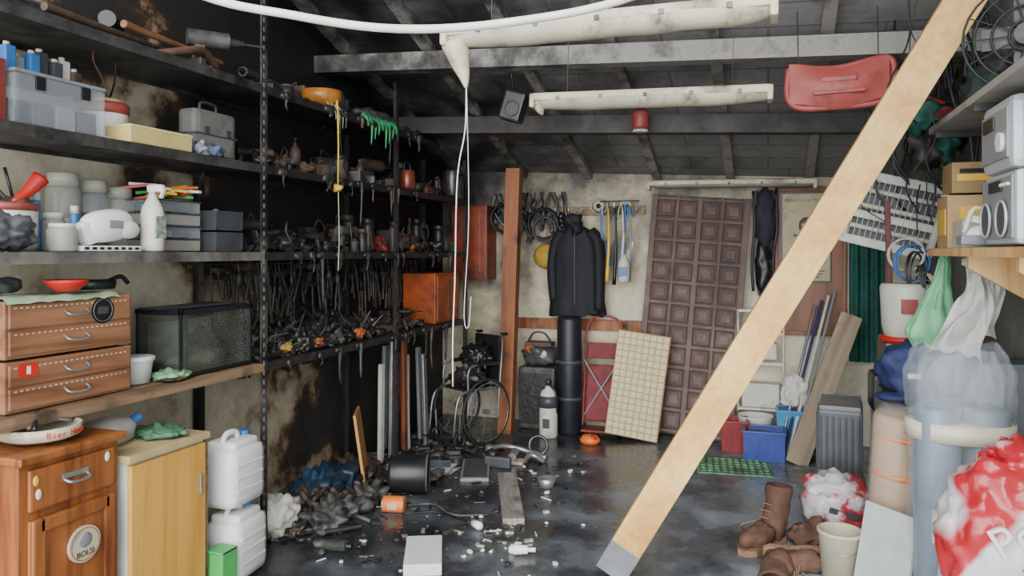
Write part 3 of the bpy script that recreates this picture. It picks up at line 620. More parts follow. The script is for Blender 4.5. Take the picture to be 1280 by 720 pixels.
b=B(); coil(b,(0,0,0),.14,BLACK,(D(90),0,0),6,.008); coil(b,(.02,-.03,-.05),.11,DGREY,(D(90),.3,0),5,.008); b.done('hanging_cable_coil',(-1.98,6.66,1.86))
b=B(); coil(b,(0,0,0),.13,BLACK,(D(90),0,0),6,.008); b.tube([(0,0,.13),(0,.03,.22)],.004,STEEL); b.done('hanging_hose_coil',(-2.36,6.66,1.92))
b=B(); r=random.Random(77)
for i in range(22):
    x=r.uniform(-.42,.32); b.tube([(x,0,0),(x+r.uniform(-.06,.06),-.03,-.15),(x+r.uniform(-.1,.1),-.02,-.3-r.uniform(0,.2))],r.uniform(.004,.012),r.choice([BLACK,CH2,DGREY,SO,SSTEEL]))
    b.ball((x,-.02,-.1-r.uniform(0,.25)),(.03,.03,.05),r.choice([BLACK,CH2,DGREY]),.03,9,2,seed=i)
b.done('hanging_sooty_tools',(-2.08,6.70,2.16))
b=B(); b.ring((0,0,0),.075,.006,STEEL,(D(90),0,0)); b.lathe([(.05,0),(.05,.03)],OFFW,(0,0,0),(D(90),0,0)); b.lathe([(.022,-.002),(.022,.034)],BLACK,(0,0,0),(D(90),0,0)); b.done('tape_roll',(-1.46,6.69,2.02))
b=B(); b.lathe([(.10,0),(.11,.02),(.11,1.0),(.10,1.03),(0,1.03)],M('dark_tube','#1b1d26',.5,0,.3,10),seg=24)
for z in (.3,.62): b.lathe([(.112,z),(.112,z+.03)],DGREY,seg=24)
b.done('dark_roll_tube',(-1.66,6.38,0))
b=B(); b.lathe([(.075,0),(.08,.02),(.08,.34),(.06,.40),(.03,.42),(.025,.45)],OFFW,seg=22); b.lathe([(.082,.26),(.082,.36)],DGREY,seg=22); b.box((0,-.08,.13),(.06,.006,.08),DGREY); b.box((0,0,.47),(.04,.07,.05),BLACK,bev=.01); b.tube([(.0,-.03,.47),(.08,-.06,.40),(.09,-.04,.22)],.008,BLACK); b.done('fire_extinguisher',(-1.80,6.20,0))
b=B(); b.box((0,0,.28),(.34,.28,.56),CH2,bev=.02); b.box((0,-.145,.28),(.28,.01,.46),CH,bev=.01); b.done('black_storage_case',(-1.98,6.56,0))
b=B(); b.ball((0,0,.1),(.17,.13,.10),DGREY,.05,5,3,seed=2,crease=True); b.ball((.05,-.1,.12),(.05,.03,.04),OFFW,sub=2); b.ball((-.06,-.1,.16),(.06,.03,.04),SO,.02,8,2); b.box((0,0,.20),(.25,.16,.04),CH3,bev=.01); b.tube([(-.12,0,.2),(-.05,-.03,.30),(.05,-.03,.30),(.12,0,.2)],.01,DSTEEL); b.done('work_bag',(-1.98,6.54,.56))
b=B(); b.box((0,0,.05),(1.5,.03,.10),PINE2,bev=.004); b.done('trim_1',(-1.55,6.73,.88))
b=B(); rf_=M('dark_red_fabric','#742a2e',.7,0,.3,14,soot=.15)
for x in (-.16,.16): b.tube([(x,-.10,.03),(x,.0,.5),(x,.08,.9),(x*.7,.1,1.0)],.011,DRED)
b.tube([(-.112,.1,1.0),(0,.1,1.03),(.112,.1,1.0)],.011,DRED)
b.box((0,.0,.35),(.30,.06,.5),rf_,(-.15,0,0),.025); b.box((0,.05,.72),(.29,.03,.14),rf_,(-.15,0,0),.01)
for x in (-.16,.16): b.cyl((x,-.04,.65),(-x,-.06,.15),.008,GREY); b.ring((x,-.06,.05),.04,.012,RUBBER,(0,D(90),0),14)
b.box((0,-.10,.04),(.32,.12,.02),DRED,bev=.005); b.done('red_folding_trolley',(-1.39,6.5,0.0))
b=B(); b.lathe([(.06,0),(.075,.03),(.05,.07),(0,.075)],ORANGE,sx=1.2); b.ball((.03,-.02,.05),(.04,.04,.03),RED,sub=2); b.done('orange_cup',(-1.41,6.10,0))
# tile board
b=B(); tb=MG('patterned_board',[(.3,'#b8a67e'),(.5,'#d2c39f'),(.7,'#dccfb0')],scale=22,rough=(.4,.6)); tb2=M('board_groove','#a8956c',.6,0,.1,9)
b.box((0,0,.44),(.44,.02,.88),tb2,bev=.003); b.box((0,.012,.44),(.45,.008,.89),PLY)
for i in range(8):
    for j in range(16): b.box((-.1925+i*.055,-.0105,.0275+j*.055),(.044,.006,.044),tb,(0,0,0),.003)
b.done('patterned_tile_board',(-1.10,6.27,.035),(-.10,.12,0))
# carved door leaning
b=B(); dm=MG('ash_covered_door_wood',[(.3,'#3a2b26'),(.5,'#5c473e'),(.66,'#786860'),(.85,'#8d827c')],scale=3,g=(0,0,-.06),off=.04,rough=(.6,.85))
dl=MG('ash_covered_door_ridges',[(.3,'#463630'),(.5,'#6b5850'),(.7,'#877a73')],scale=3,g=(0,0,-.06),off=.04,rough=(.6,.85)); dk=MG('dark_door_panels',[(.3,'#2e221e'),(.5,'#4a3832'),(.7,'#665750')],scale=5,rough=(.6,.85))
W,H=.82,2.06; b.box((0,.0,H/2),(W,.035,H),dk,bev=.004)
nx,ny=4,11; cw=(W-.06)/nx; chh=(H-.06)/ny
b.box((-W/2+.02,-.026,H/2),(.05,.03,H),dl,bev=.006); b.box((W/2-.02,-.026,H/2),(.05,.03,H),dl,bev=.006)
for i in range(1,nx): b.box((-W/2+.03+i*cw,-.026,H/2),(.026 if i!=2 else .045,.026,H),dl,bev=.008)
for j in range(ny+1): b.box((0,-.026,.03+j*chh),(W,.024,.026),dl,bev=.008)
for i in range(nx):
    for j in range(ny):
        cx,cz=-W/2+.03+(i+.5)*cw,.03+(j+.5)*chh
        b.box((cx,-.022,cz),(cw*.70,.020,chh*.70),dm,bev=.009); b.box((cx,-.034,cz),(cw*.42,.014,chh*.42),dl,bev=.006)
b.done('carved_wooden_door',(-.70,6.50,.03),(-.07,.075,.02))
# framed poster
b=B(); fw=MW('frame_wood','#613a25','#8c5b40',4,2,.5)
b.box((0,0,0),(.56,.03,1.24),fw,bev=.006)
for sx in (-1,1): b.box((sx*.265,-.02,0),(.035,.02,1.24),fw,bev=.006)
for sz in (-1,1): b.box((0,-.02,sz*.605),(.56,.02,.035),fw,bev=.006)
PP=M('aged_paper','#b8ab8c',.8,0,.15,9,soot=.1)
b.box((-.03,-.018,.20),(.40,.006,.76),BLACK); b.box((-.03,-.022,.20),(.37,.004,.73),PP)
b.text('PERICOLO di MORTE',BLACK,TR((-.03,-.025,.51),FX),.036)
b.ball((-.03,-.025,.30),(.06,.006,.07),CH3,sub=2); b.ball((-.05,-.031,.30),(.016,.003,.018),PP,sub=2); b.ball((-.01,-.031,.30),(.016,.003,.018),PP,sub=2); b.box((-.03,-.026,.23),(.06,.004,.04),CH3,bev=.001)
for s_ in (-1,1): b.box((-.03,-.025,.17),(.22,.004,.018),CH3,(0,s_*.5,0))
for i in range(9): b.box((-.03,-.025,.06-i*.024),(.29-.04*(i%3),.002,.008),CH3)
b.done('framed_warning_poster',(.33,6.72,1.525))
b=B()
for i in range(7): b.tube([(i*.03,0,0),(i*.03+.01,-.03,-.3),(i*.028-.01,-.03,-.6),(i*.03+.02*(i%2),-.02,-.85-.03*(i%3))],.012,[BLACK,DGREY,M('purple_fabric','#37303f',.8,0,.2,9)][i%3])
b.ball((.09,-.04,-.25),(.08,.05,.28),M('purple_fabric2','#2b2733',.8,0,.2,9),.04,4,3); b.ball((.08,-.04,-.66),(.07,.05,.24),BLACK,.04,4,3); b.done('hanging_dark_clothes',(-.12,6.66,2.12))
b=B(); b.grid(lambda u,v:(-.13+.26*u,.02*math.sin(u*22)-.01,-1.15*v),40,8,DGREEN); b.cyl((-.16,0,0),(.16,0,0),.01,STEEL); b.done('green_curtain',(.76,6.70,1.85))
# fluorescent lights
def fluo(name,xa,xb,y,za,zb,melt,hang=True,R_=.058):
    b=B(); L=xb-xa; an=-math.atan2(zb-za,L); cx,cz=(xa+xb)/2,(za+zb)/2
    b.T=TR((0,0,0),(0,an,0))
    b.box((0,0,.035),(L,.11,.045),CREAM,bev=.012); V=[];F=[]; n=40; s_=10
    for i in range(n+1):
        t=i/n; x=-L/2+.01+t*(L-.02); e=1-.35*(abs(2*t-1)**6); sag=.008*noise.noise(Vector((t*6,y,0)))*melt
        for k in range(s_+1):
            a=math.pi*k/s_; V.append((x,math.cos(a)*.058*e,.02-math.sin(a)*R_*e+sag))
    for i in range(n):
        for k in range(s_): q=i*(s_+1)+k; F.append((q,q+1,q+s_+2,q+s_+1))
    b.add(V,F,M('dirty_diffuser','#aba28a',.35,0,.2,4,soot=.12,ss=6) if melt else M('smoked_diffuser','#8f887a',.4,0,.2,5),True)
    for sx in (-1,1): b.box((sx*L/2,0,.015),(.03,.12,.08),CREAM,bev=.012)
    for i in range(5): b.box((-L/2+.15+i*(L-.3)/4,-.056,.025),(.02,.008,.022),SSTEEL,bev=.003)
    if melt>.8:
        b.tube([(-L/2+.03,0,-.01),(-L/2+.05,0,-.08),(-L/2+.07,0,-.14),(-L/2+.08,0,-.19)],.05,CREAM,rf=lambda t:1.2-1.05*t)
    elif melt: b.tube([(-L/2+.03,0,-.01),(-L/2+.04,0,-.04),(-L/2+.05,0,-.06)],.03,CREAM,rf=lambda t:1.2-1.0*t)
    if hang:
        for sx in (-.35,.35):
            top=zr(cx+sx*L,y)-cz-.02; b.cyl((sx*L,0,.05),(sx*L,0,top),.002,DSTEEL)
    return b.done(name,(cx,y,cz))
fluo('fluorescent_light_fixture',-1.24,.02,2.80,2.46,2.45,1)
fluo('fluorescent_tube_light',-1.26,.01,4.05,2.44,2.40,.6)
fluo('fluorescent_batten',-.98,.36,6.5,2.16,2.14,0,R_=.03)
b=B(); b.tube([(-1.16,2.8,2.29),(-1.17,2.81,2.1),(-1.20,2.8,1.9),(-1.215,2.81,1.5),(-1.22,2.8,1.25),(-1.22,2.8,1.05)],.0028,CLOTHW); b.tube([(-1.16,2.8,2.30),(-1.15,2.8,1.75),(-1.17,2.8,1.35),(-1.15,2.8,1.30),(-1.14,2.8,1.42)],.0016,CLOTHW); b.done('hanging_cable')
b=B()
pts=[(-2.2,1.30,zr(-2.2,1.3)-.05),(-2.1,1.35,3.2),(-1.85,1.46,2.55),(-1.485,1.60,2.31),(-1.2,1.70,2.235),(-.936,1.793,2.20),(-.65,1.88,2.215),(-.346,1.99,2.285),(-.05,2.08,2.45),(.2,2.15,2.9),(.3,2.2,zr(.3,2.2)-.05)]
b.tube(pts,.0115,M('white_hose','#cbc7b9',.45,0,.08,20),12,8); b.done('hanging_white_hose')
b=B(); b.box((0,0,0),(.15,.12,.2),BLACK,(0,.3,0),.015); b.ring((.0,-.065,-.02),.05,.006,DGREY,(D(90),0,0)); b.tube([(0,0,.1),(.0,-.04,.17),(0,-.06,.22)],.012,BLACK); b.done('hanging_speaker',(-1.62,4.75,2.58))
b=B(); b.lathe([(.05,0),(.06,.02),(.06,.11),(.05,.13),(.02,.14)],DRED); b.tube([(0,0,.13),(0,.01,.18),(0,0,zr(-.86,5.31)-2.52)],.004,BLACK,n=2); b.lathe([(.055,-.015),(.055,0)],OFFW); b.done('red_lantern',(-.86,5.31,2.47))
b=B(); sd=M('red_sled','#a34a43',.5,0,.15,6,soot=.12)
b.grid(lambda u,v:(-.25+.50*u,-.02-.05*math.sin(math.pi*u)*math.sin(math.pi*v),-.11+.22*v+.02*math.cos(2*math.pi*u)),24,12,sd)
b.tube([(-.25,0,.11),(0,0,.09),(.25,0,.12),(.26,0,-.04),(.20,0,-.11),(0,0,-.12),(-.20,0,-.11),(-.26,0,-.04),(-.25,0,.11)],.018,sd); b.box((0,-.06,.02),(.18,.02,.03),sd,bev=.008); b.box((0,-.065,-.05),(.26,.02,.02),sd,bev=.008)
for x in (-.2,.2): b.cyl((x,0,.10),(x,0,zr(.38+x,4.40)-2.56),.003,BLACK)
b.done('red_plastic_sled',(.36,4.40,2.51),(0,-.02,0))
b=B(); b.ball((0,0,0),(.14,.08,.06),sd,.05,5,3); b.cyl((0,0,.04),(0,0,.36),.004,BLACK); b.done('red_plastic_toy',(.90,4.7,2.40))
# ------------------------------------------------------------ diagonal prop
b=B(); p0=Vector((-.73,3.62,.0)); p1=Vector((.985,3.68,2.98)); d=p1-p0; L=d.length
q=d.to_track_quat('Z','Y').to_matrix().to_4x4()
b.T=Matrix.Translation(p0)@q
b.box((0,0,L/2+.05),(.10,.155,L-.02),MG('prop_pine',[(.28,'#a06e36'),(.42,'#c99852'),(.6,'#deb572'),(.8,'#e8c88e')],scale=3,rough=(.5,.7),bump=.15),bev=.006); b.box((0,0,.08),(.102,.157,.16),M('concrete_grey_end','#707274',.8,0,.2,12),bev=.006)
for yy in (-.045,.0,.05): b.box((0,yy,L/2+.1),(.1012,.0015,L-.25),MW('grain_line','#b08048','#c89a5c',3,2,.6))
for z in (.9,1.5,2.2): b.ball((0,-.0,z),(.052,.015,.022),OAK,sub=2)
o=b.done('diagonal_wooden_prop',(0,0,.03))
# ------------------------------------------------------------ back right floor cluster
b=B(); gm=M('green_mat','#6f9f76',.8,0,.3,14,soot=.25)
for i in range(11): b.box((-.25+i*.05,0,.004),(.02,.42,.008),gm)
for j in range(7): b.box((0,-.2+j*.066,.004),(.53,.018,.008),gm)
b.done('green_drain_mat',(-.24,5.78,0),(0,0,.1))
def crate(name,loc,s,m,rot=0):
    b=B(); w,d,h=s; b.box((0,0,.008),(w*.92,d*.92,.012),m)
    for sx in (-1,1): b.box((sx*w*.48,0,h/2),(.008,d,h),m,(0,.06*sx,0))
    for sy in (-1,1): b.box((0,sy*d*.48,h/2),(w,.008,h),m,(-.06*sy,0,0))
    for sx in (-1,1): b.box((sx*w*.5,0,h),(.025,d*1.06,.018),m,bev=.004)
    for sy in (-1,1): b.box((0,sy*d*.5,h),(w*1.04,.025,.018),m,bev=.004)
    for i in range(5): b.box((-.4*w+i*.2*w,-d*.49,h*.5),(.008,.012,h*.7),m)
    b.ball((0,0,h*.75),(w*.35,d*.35,h*.2),DGREY,.03,8,3,crease=True)
    return b.done(name,loc,(0,0,rot))
crate('blue_crate',(-.03,6.10,0.002),(.30,.24,.22),M('navy_crate','#3b4c98',.4,0,.15,8))
crate('red_crate',(-.26,6.30,0.002),(.20,.22,.24),M('red_crate_m','#8a3030',.4,0,.2,8),.1)
crate('light_blue_crate',(.20,6.36,.002),(.26,.22,.34),M('skyblue','#3f88b8',.4,0,.15,8))
b=B(); b.lathe([(.11,0),(.14,.25),(.145,.26),(.135,.26),(.11,.02)],WHITE,seg=24); b.tube([(-.14,0,.24),(-.09,-.10,.17),(.0,-.14,.15),(.09,-.10,.17),(.14,0,.24)],.004,STEEL); b.done('white_bucket',(-.10,6.44,.0))
b=B()
for x in (-.18,.18):
    for y in (-.09,.09): b.cyl((x,y,0),(x,y,.85),.008,OFFW)
for z in (.02,.4,.65,.84):
    for i in range(8): b.cyl((-.18,-.09+i*.0257,z),(.18,-.09+i*.0257,z),.003,OFFW,seg=6)
    b.box((0,-.09,z),(.36,.01,.02),OFFW); b.box((0,.09,z),(.36,.01,.02),OFFW)
b.box((0,0,.13),(.30,.15,.20),OFFW,bev=.01); b.box((.0,0,.50),(.26,.15,.14),OFFW,bev=.02); b.done('white_wire_rack',(-.06,6.63,0.27))
b=B(); b.ball((0,0,.14),(.10,.08,.14),CLOTHW,.04,4,4,crease=True,seed=8); b.done('white_plastic_bag',(.20,6.36,.34))
b=B(); b.box((0,0,.62),(.16,.022,1.24),MW('worn_board','#86735e','#ab9880',3,2,.6,soot=.15),bev=.003); b.done('leaning_wood_board',(.20,6.0,.0),(-.30,.36,.0))
b=B()
for i in range(4): b.cyl((i*.035,0,0),(.30+i*.05,.50,1.15+i*.04),.012,[STEEL,DBLUE,OFFW,GREY][i])
b.done('leaning_poles',(.07,6.13,.012))
b=B(); HG=M('heater_grey','#55595d',.45,.1,.15,8)
b.box((0,0,.33),(.26,.44,.58),HG,bev=.02)
for i in range(14): b.box((-.132,-.19+i*.029,.33),(.012,.012,.52),DGREY,bev=.003)
for i in range(7): b.box((-.11+i*.036,-.222,.33),(.014,.012,.50),DGREY,bev=.003)
b.box((0,0,.63),(.24,.42,.03),GREY,bev=.008)
for x in (-.09,.09):
    for y in (-.17,.17): b.cyl((x,y,0),(x,y,.06),.018,BLACK)
b.done('portable_heater',(.44,5.22,0),(0,0,-.1))
b=B(); b.box((0,0,.30),(.32,.4,.6),WHITE,bev=.015); b.box((0,-.205,.3),(.30,.012,.52),OFFW,bev=.006); b.box((-.12,-.22,.45),(.02,.02,.1),GREY,bev=.005); b.done('white_cabinet',(.80,5.25,0))
b=B(); b.box((0,0,.12),(.22,.3,.24),BLACK,bev=.03); b.box((0,-.15,.12),(.16,.012,.15),DGREY,bev=.01); b.tube([(-.08,0,.23),(-.05,0,.29),(.05,0,.29),(.08,0,.23)],.012,BLACK); b.ring((0,-.16,.12),.05,.006,GREY,(D(90),0,0)); b.done('black_tool_case',(.72,5.2,.605))
b=B(); b.box((0,0,.04),(.14,.2,.08),GREY,bev=.01); b.box((0,0,.1),(.12,.17,.05),DGREEN,bev=.01); b.done('battery_charger',(.92,5.25,.605))
b=B(); hm=M('heater_white','#cdcbbf',.45,0,.08,6,soot=.08)
for z in (-.21,.21): b.box((0,0,z),(.54,.09,.06),hm,bev=.012)
for x in (-.255,.255): b.box((x,0,0),(.04,.09,.46),hm,bev=.012)
b.box((0,.035,0),(.5,.01,.42),DGREY)
for i in range(15): b.cyl((-.23+i*.033,-.035,-.2),(-.23+i*.033,-.035,.2),.0025,hm,seg=6)
for z in (-.12,0.02,.12): b.cyl((-.23,-.01,z),(.23,-.01,z),.016,OFFW)
b.box((0,-.02,-.04),(.5,.03,.05),hm,bev=.006)
for x in (-.2,.2): b.cyl((x,0,.22),(x*.4,0,.75),.003,BLACK)
b.done('electric_wall_heater',(.76,5.30,1.84),(0,.26,-.12))
b=B(); r=random.Random(5)
for i in range(44):
    x=r.uniform(.60,1.08); y=r.uniform(4.2,5.6); L_=r.uniform(.4,1.0); zt=zr(x,y)-.04
    b.tube([(x,y,zt),(x+r.uniform(-.08,.05),y,zt-L_*.4),(min(1.1,x+r.uniform(-.12,.08)),y-.05,zt-L_*.8),(min(1.1,x+r.uniform(-.05,.08)),y-.02,zt-L_)],r.uniform(.003,.010),r.choice([BLACK,DGREY,CH2,BLACK,CH3]))
for i in range(8): b.ball((r.uniform(.75,1.05),r.uniform(4.4,5.2),r.uniform(2.15,2.45)),(.06,.06,.09),r.choice([BLACK,CH2,DGREEN]),.06,6,3,crease=True,seed=i)
b.done('hanging_cables')
b=B()
for i,m in enumerate((OFFW,BLUE,SSTEEL,DGREY,OFFW,GREY,DBLUE)): coil(b,(i*.016-.05,-.02*i+.04,-.05*i),.09+.012*(i%3),m,(D(90),.35*i-1.0,.5*i),3,.005)
b.tube([(0,0,.12),(0,.02,.3),(.03,.1,.4)],.004,BLACK); b.done('hanging_wire_coils',(.78,4.62,1.58))
b=B(); b.lathe([(.10,0),(.12,.09),(.13,.30),(.12,.32)],OFFW,seg=24); b.box((0,-.13,.2),(.08,.01,.08),DRED); b.lathe([(.135,-.0),(.135,0.03)],RED,seg=24); b.done('paint_drum',(.72,4.62,1.105))
b=B(); b.box((0,0,.55),(.34,.34,1.1),M('sooty_crate_wood','#7d7366',.7,0,.3,8,soot=.2),bev=.01)
for z in (.28,.56,.84): b.box((0,-.172,z),(.33,.012,.02),CH3)
b.done('stacked_wooden_cabinet',(.78,4.70,0))
b=B(); GB=M('green_bag','#6db37e',.45,0,.2,10)
def gb(u,v):
    a=2*math.pi*u; s=.018+.075*min(1,v*1.3)**1.4*(1 if v<.86 else 1-(v-.86)*2.5); k=1+.45*noise.noise(Vector((math.cos(a)*2.4,math.sin(a)*2.4,v*3)))+.12*math.sin(a*7)*(1-v)
    return (s*1.2*k*math.cos(a)-.06*v,s*.5*k*math.sin(a),-.44*v+.05*noise.noise(Vector((math.cos(a)*2,v*4,math.sin(a)*2))))
b.grid(gb,48,26,GB)
for s_ in (-1,1): b.tube([(0,0,-.01),(.02*s_,.01,.05),(.035,.03,.12)],.014,GB,8,rf=lambda t:1-.5*t)
b.tube([(.035,.03,.12),(.06,.03,.2)],.004,BLACK); b.done('green_plastic_bag',(.84,4.25,1.56))
b=B(); b.box((0,0,.4),(.03,.03,.8),M('dark_red_pole','#6a3434',.6,0,.2,9),bev=.004); b.done('red_square_bar',(.68,4.82,1.1),(0,-.03,0))
b=B(); b.box((0,0,.40),(.30,.30,.80),CARD,bev=.006); b.box((-.0,-.152,.4),(.05,.004,.8),M('parcel_tape','#b59a6c',.3,0,.1,9)); b.done('cardboard_box_stack',(.75,4.34,0))
b=B(); b.ball((0,0,.17),(.165,.14,.17),DBLUE,.04,3,4,crease=True); b.ring((0,0,.10),.16,.006,BLACK,sy=.9); b.box((-.02,-.145,.18),(.06,.006,.025),WHITE,bev=.002); b.ball((-.09,-.06,.06),(.10,.09,.03),DBLUE,sub=3); b.done('navy_cap',(.71,4.31,.80),(0,0,0))
# boots
def boot(name,loc,rot,lie=False,s=1.15):
    b=B(); b.T=Matrix.Diagonal((s,s,s,1))
    if lie: b.T=b.T@TR((0,0,.055),(D(100),0,0))
    out=[(-.05,-.03),(-.02,-.045),(.06,-.038),(.14,-.052),(.20,-.047),(.24,-.015),(.24,.02),(.20,.047),(.13,.047),(.06,.035),(-.02,.042),(-.05,.028)]
    b.prism(out,.024,SOLE)
    for i in range(8): b.box((-.02+i*.03,0,-.003),(.012,.07,.008),M('sole_tread','#6b523c',.8,0,.2,20))
    b.ball((.12,0,.055),(.115,.05,.05),BROWNL,.012,7,4); b.ball((.01,0,.08),(.065,.05,.08),BROWNL,.010,7,4)
    prof=[(.052,.07),(.054,.11),(.060,.15),(.058,.18),(.066,.21),(.064,.235),(.060,.24),(.055,.20),(.03,.12),(.02,.1)]
    b.lathe(prof,BROWNL,(.005,0,0),(0,-.16,0),22,sy=.82)
    for i in range(4): b.cyl((.095-.014*i,-.025,.095+.025*i),(.10-.014*i,.025,.10+.025*i),.003,SOLE,seg=6)
    b.tube([(.10,-.02,.11),(.15,-.06,.09),(.11,-.08,.05)],.003,SOLE)
    b.done(name,loc,rot)
boot('work_boot',(.035,4.36,0.0),(0,0,-2.15),s=1.3); boot('work_boot',(.03,4.04,.0),(0,0,.12),True,s=1.15)
b=B(); b.ball((0,0,.05),(.12,.09,.06),BROWNL,.05,5,4,crease=True,seed=3); b.done('leather_glove_pile',(.22,4.40,0))
b=B(); RB=MG('printed_plastic_bag',[(.40,'#d0cece'),(.47,'#bdb4b4'),(.52,'#b03c44'),(.8,'#98303a')],scale=4.0,rough=(.15,.3),bump=.4,nw=1)
b.ball((0,0,.15),(.2,.17,.17),RB,.05,3,4,crease=True,seed=2,sq=.8); b.box((.02,-.17,.15),(.16,.01,.03),DGREY,(.1,.2,0)); b.box((.0,-.18,.10),(.12,.01,.02),WHITE,(.1,.2,0)); b.done('filled_plastic_bag',(.38,4.66,0))
b=B(); b.lathe([(.08,0),(.10,.24),(.106,.245),(.106,.26),(.095,.26),(.09,.24),(.078,.01)],M('dirty_bucket','#b8b098',.5,0,.12,8),seg=26); b.tube([(-.1,0,.24),(-.06,-.07,.18),(.04,-.09,.17),(.1,0,.24)],.003,STEEL); b.done('plastic_bucket',(.33,3.92,0))
b=B(); b.lathe([(.0,0),(.12,0),(.125,.02),(.125,.80),(.115,.82),(.10,.8),(.0,.79)],CARD,seg=22,sx=.9)
for z in (.10,.30,.52,.70): b.lathe([(.134,z),(.140,z+.005),(.140,z+.022),(.134,z+.025)],M('orange_strap','#d9742c',.4,0,.1,9),(0,0,0),(0,0.03,0),seg=22,sx=.92)
b.lathe([(.132,.02),(.138,.4),(.134,.8),(.09,.86)],WRAP,seg=22,sx=.9); b.done('wrapped_cardboard_roll',(.56,4.02,.0),(0,.05,0))
# tubes wrapped in plastic
b=B(); DU=M('grey_foam_tube','#7a8592',.45,.1,.10,9)
for x,y in ((-.095,0),(.095,.02),(.0,.13)): b.lathe([(.02,.0),(.085,.0),(.09,.02),(.09,.92),(.085,.94),(.05,.94),(.05,.8)],DU,(x,y,0),seg=22)
def wf(u,v):
    a=2*math.pi*u; n1=noise.noise(Vector((math.cos(a)*3,math.sin(a)*3,v*6))); n2=abs(noise.noise(Vector((math.cos(a)*7,math.sin(a)*7,v*12))))
    k=1+.06*n1+.07*n2+(.10*abs(v-.72)/.28 if v>.72 else 0)*(.4+n2*2)
    t=1 if v<.9 else 1-(v-.9)*3.0
    return (.198*k*t*math.cos(a),.05+.158*k*t*math.sin(a),.01+v*1.19+.04*n1*v)
b.grid(wf,90,60,WRAP)
def wf2(u,v): p=wf(u,.74+.24*v); return (p[0]*.8,p[1]*.8,p[2]-.02+.03*noise.noise(Vector((u*9,v*6,3))))
b.grid(wf2,70,24,WRAP)
b.lathe([(.212,.80),(.212,.875)],M('masking_tape','#cfc8ae',.5,0,.12,9),(0,.05,0),seg=40,sy=.80)
b.box((-.1,-.092,.45),(.06,.004,.14),OFFW)
b.done('plastic_wrapped_foam_tubes',(.78,3.62,.0),(-.0,.0,0))
# printed sack bottom right
b=B(); SK=MG('printed_sack',[(.40,'#cfcbce'),(.47,'#cfc8ca'),(.50,'#b9333a'),(.62,'#ad2029'),(.66,'#cfc8ca'),(.9,'#d4d0d2')],g=(-.5,.0,.75),off=-.42,scale=1.6,rough=(.12,.3),bump=.3,nw=.9,detail=2)
b.ball((0,0,.42),(.24,.15,.43),SK,.030,3.4,5,crease=True,seed=3,sq=.72); b.ball((.04,.0,.84),(.12,.07,.08),SK,.05,5,4,crease=True)
def tx(t,m,x,y,z,rz,roll,size): b.text(t,m,TR((x,y,z),(math.pi/2,0,rz))@Matrix.Rotation(roll,4,'Z'),size,.010)
tx('Red',DBLUE,-.07,-.160,.40,-.15,.55,.15); tx('bau',DBLUE,-.02,-.165,.27,-.15,.5,.12); tx('Pe',WHITE,-.04,-.158,.60,-.15,.55,.15)
b.done('printed_pellet_sack',(.85,3.17,0),(0,0,.0))
b=B()
def cl(u,v):
    f=math.sin(u*8+v*2.5)*.03*(.3+v)+.03*noise.noise(Vector((u*5,v*4,2))); return (.10*(u-.5)*2*(.35+.75*v+.25*noise.noise(Vector((v*3,1,1))))+.03*math.sin(v*5),f,-.40*v-.08*abs(u-.4)*v+.05*noise.noise(Vector((u*4,v*3,0))))
b.grid(cl,50,24,CLOTHW); b.grid(lambda u,v:(cl(1-u,v)[0]*.8+.05,cl(u,v)[1]+.05,cl(u,v)[2]*.8+.01),50,24,CLOTHW); b.ball((0,.01,.0),(.045,.04,.035),CLOTHW,.03,8,3); b.done('hanging_white_cloth',(.88,3.86,1.55),(0,.1,-.3))
b=B(); b.box((0,0,.55),(.24,.26,1.1),M('grey_locker','#5d6165',.6,.2,.2,8),bev=.01); b.box((-.122,0,.55),(.006,.22,1.0),DGREY,bev=.003); b.done('grey_metal_locker',(1.02,4.0,0))
b=B(); b.box((0,0,.22),(.02,.28,.44),M('pale_card','#b2bab4',.6,0,.1,9),bev=.003); b.done('leaning_panel',(.46,3.70,0.0),(0,.22,.7))
# right wall shelves
b=B(); b.box((0,0,-.015),(.40,1.5,.03),WHITE,bev=.003); b.box((-.2,0,-.015),(.012,1.5,.034),PINE)
for y in (-.55,.1):
    b.prism([(-.18,0),(.2,0),(.2,-.26),(.16,-.26),(-.18,-.05)],.035,PINE,TR((0,y,-.03),(D(90),0,0)))
b.done('shelf_with_bracket',(.95,3.40,1.615))
b=B(); b.box((0,0,-.015),(.40,1.6,.03),M('grey_shelf','#8f8b82',.6,0,.15,8,soot=.1),bev=.003)
for y in (-.7,0,.7): b.box((0,y,-.045),(.38,.03,.03),DSTEEL); b.box((.19,y,-.1),(.02,.03,.2),DSTEEL)
b.done('upper_shelf',(.95,3.35,2.21))
b=B(); WS=M('silver_plastic','#b0b2b4',.35,.1,.1,8)
b.box((0,0,.14),(.26,.40,.26),WS,bev=.02); b.box((-.135,0,.14),(.01,.37,.22),GREY,bev=.006)
for y in (-.1,.1): b.cyl((-.14,y,.10),(-.15,y,.10),.06,DGREY,seg=24); b.ring((-.15,y,.10),.062,.005,WS,(0,D(90),0))
b.box((-.142,0,.22),(.008,.16,.04),BLACK,bev=.003)
for i in range(5): b.cyl((-.14,-.16+i*.02,.22),(-.15,-.16+i*.02,.22),.006,WHITE,seg=10)
b.box((0,-.205,.14),(.2,.01,.18),WHITE,bev=.005)
b.done('stereo_unit',(.93,3.16,1.618))
b=B(); b.box((0,0,.13),(.28,.38,.26),WS,bev=.03); b.box((-.142,0,.13),(.012,.32,.18),GREY,bev=.01); b.box((-.15,.05,.18),(.01,.14,.05),BLACK,bev=.004); b.cyl((-.145,-.1,.1),(-.16,-.1,.1),.035,WHITE,seg=20)
for i in range(8): b.box((0,-.194,.05+i*.022),(.2,.006,.01),DGREY)
b.done('portable_radio',(.93,3.16,1.89))
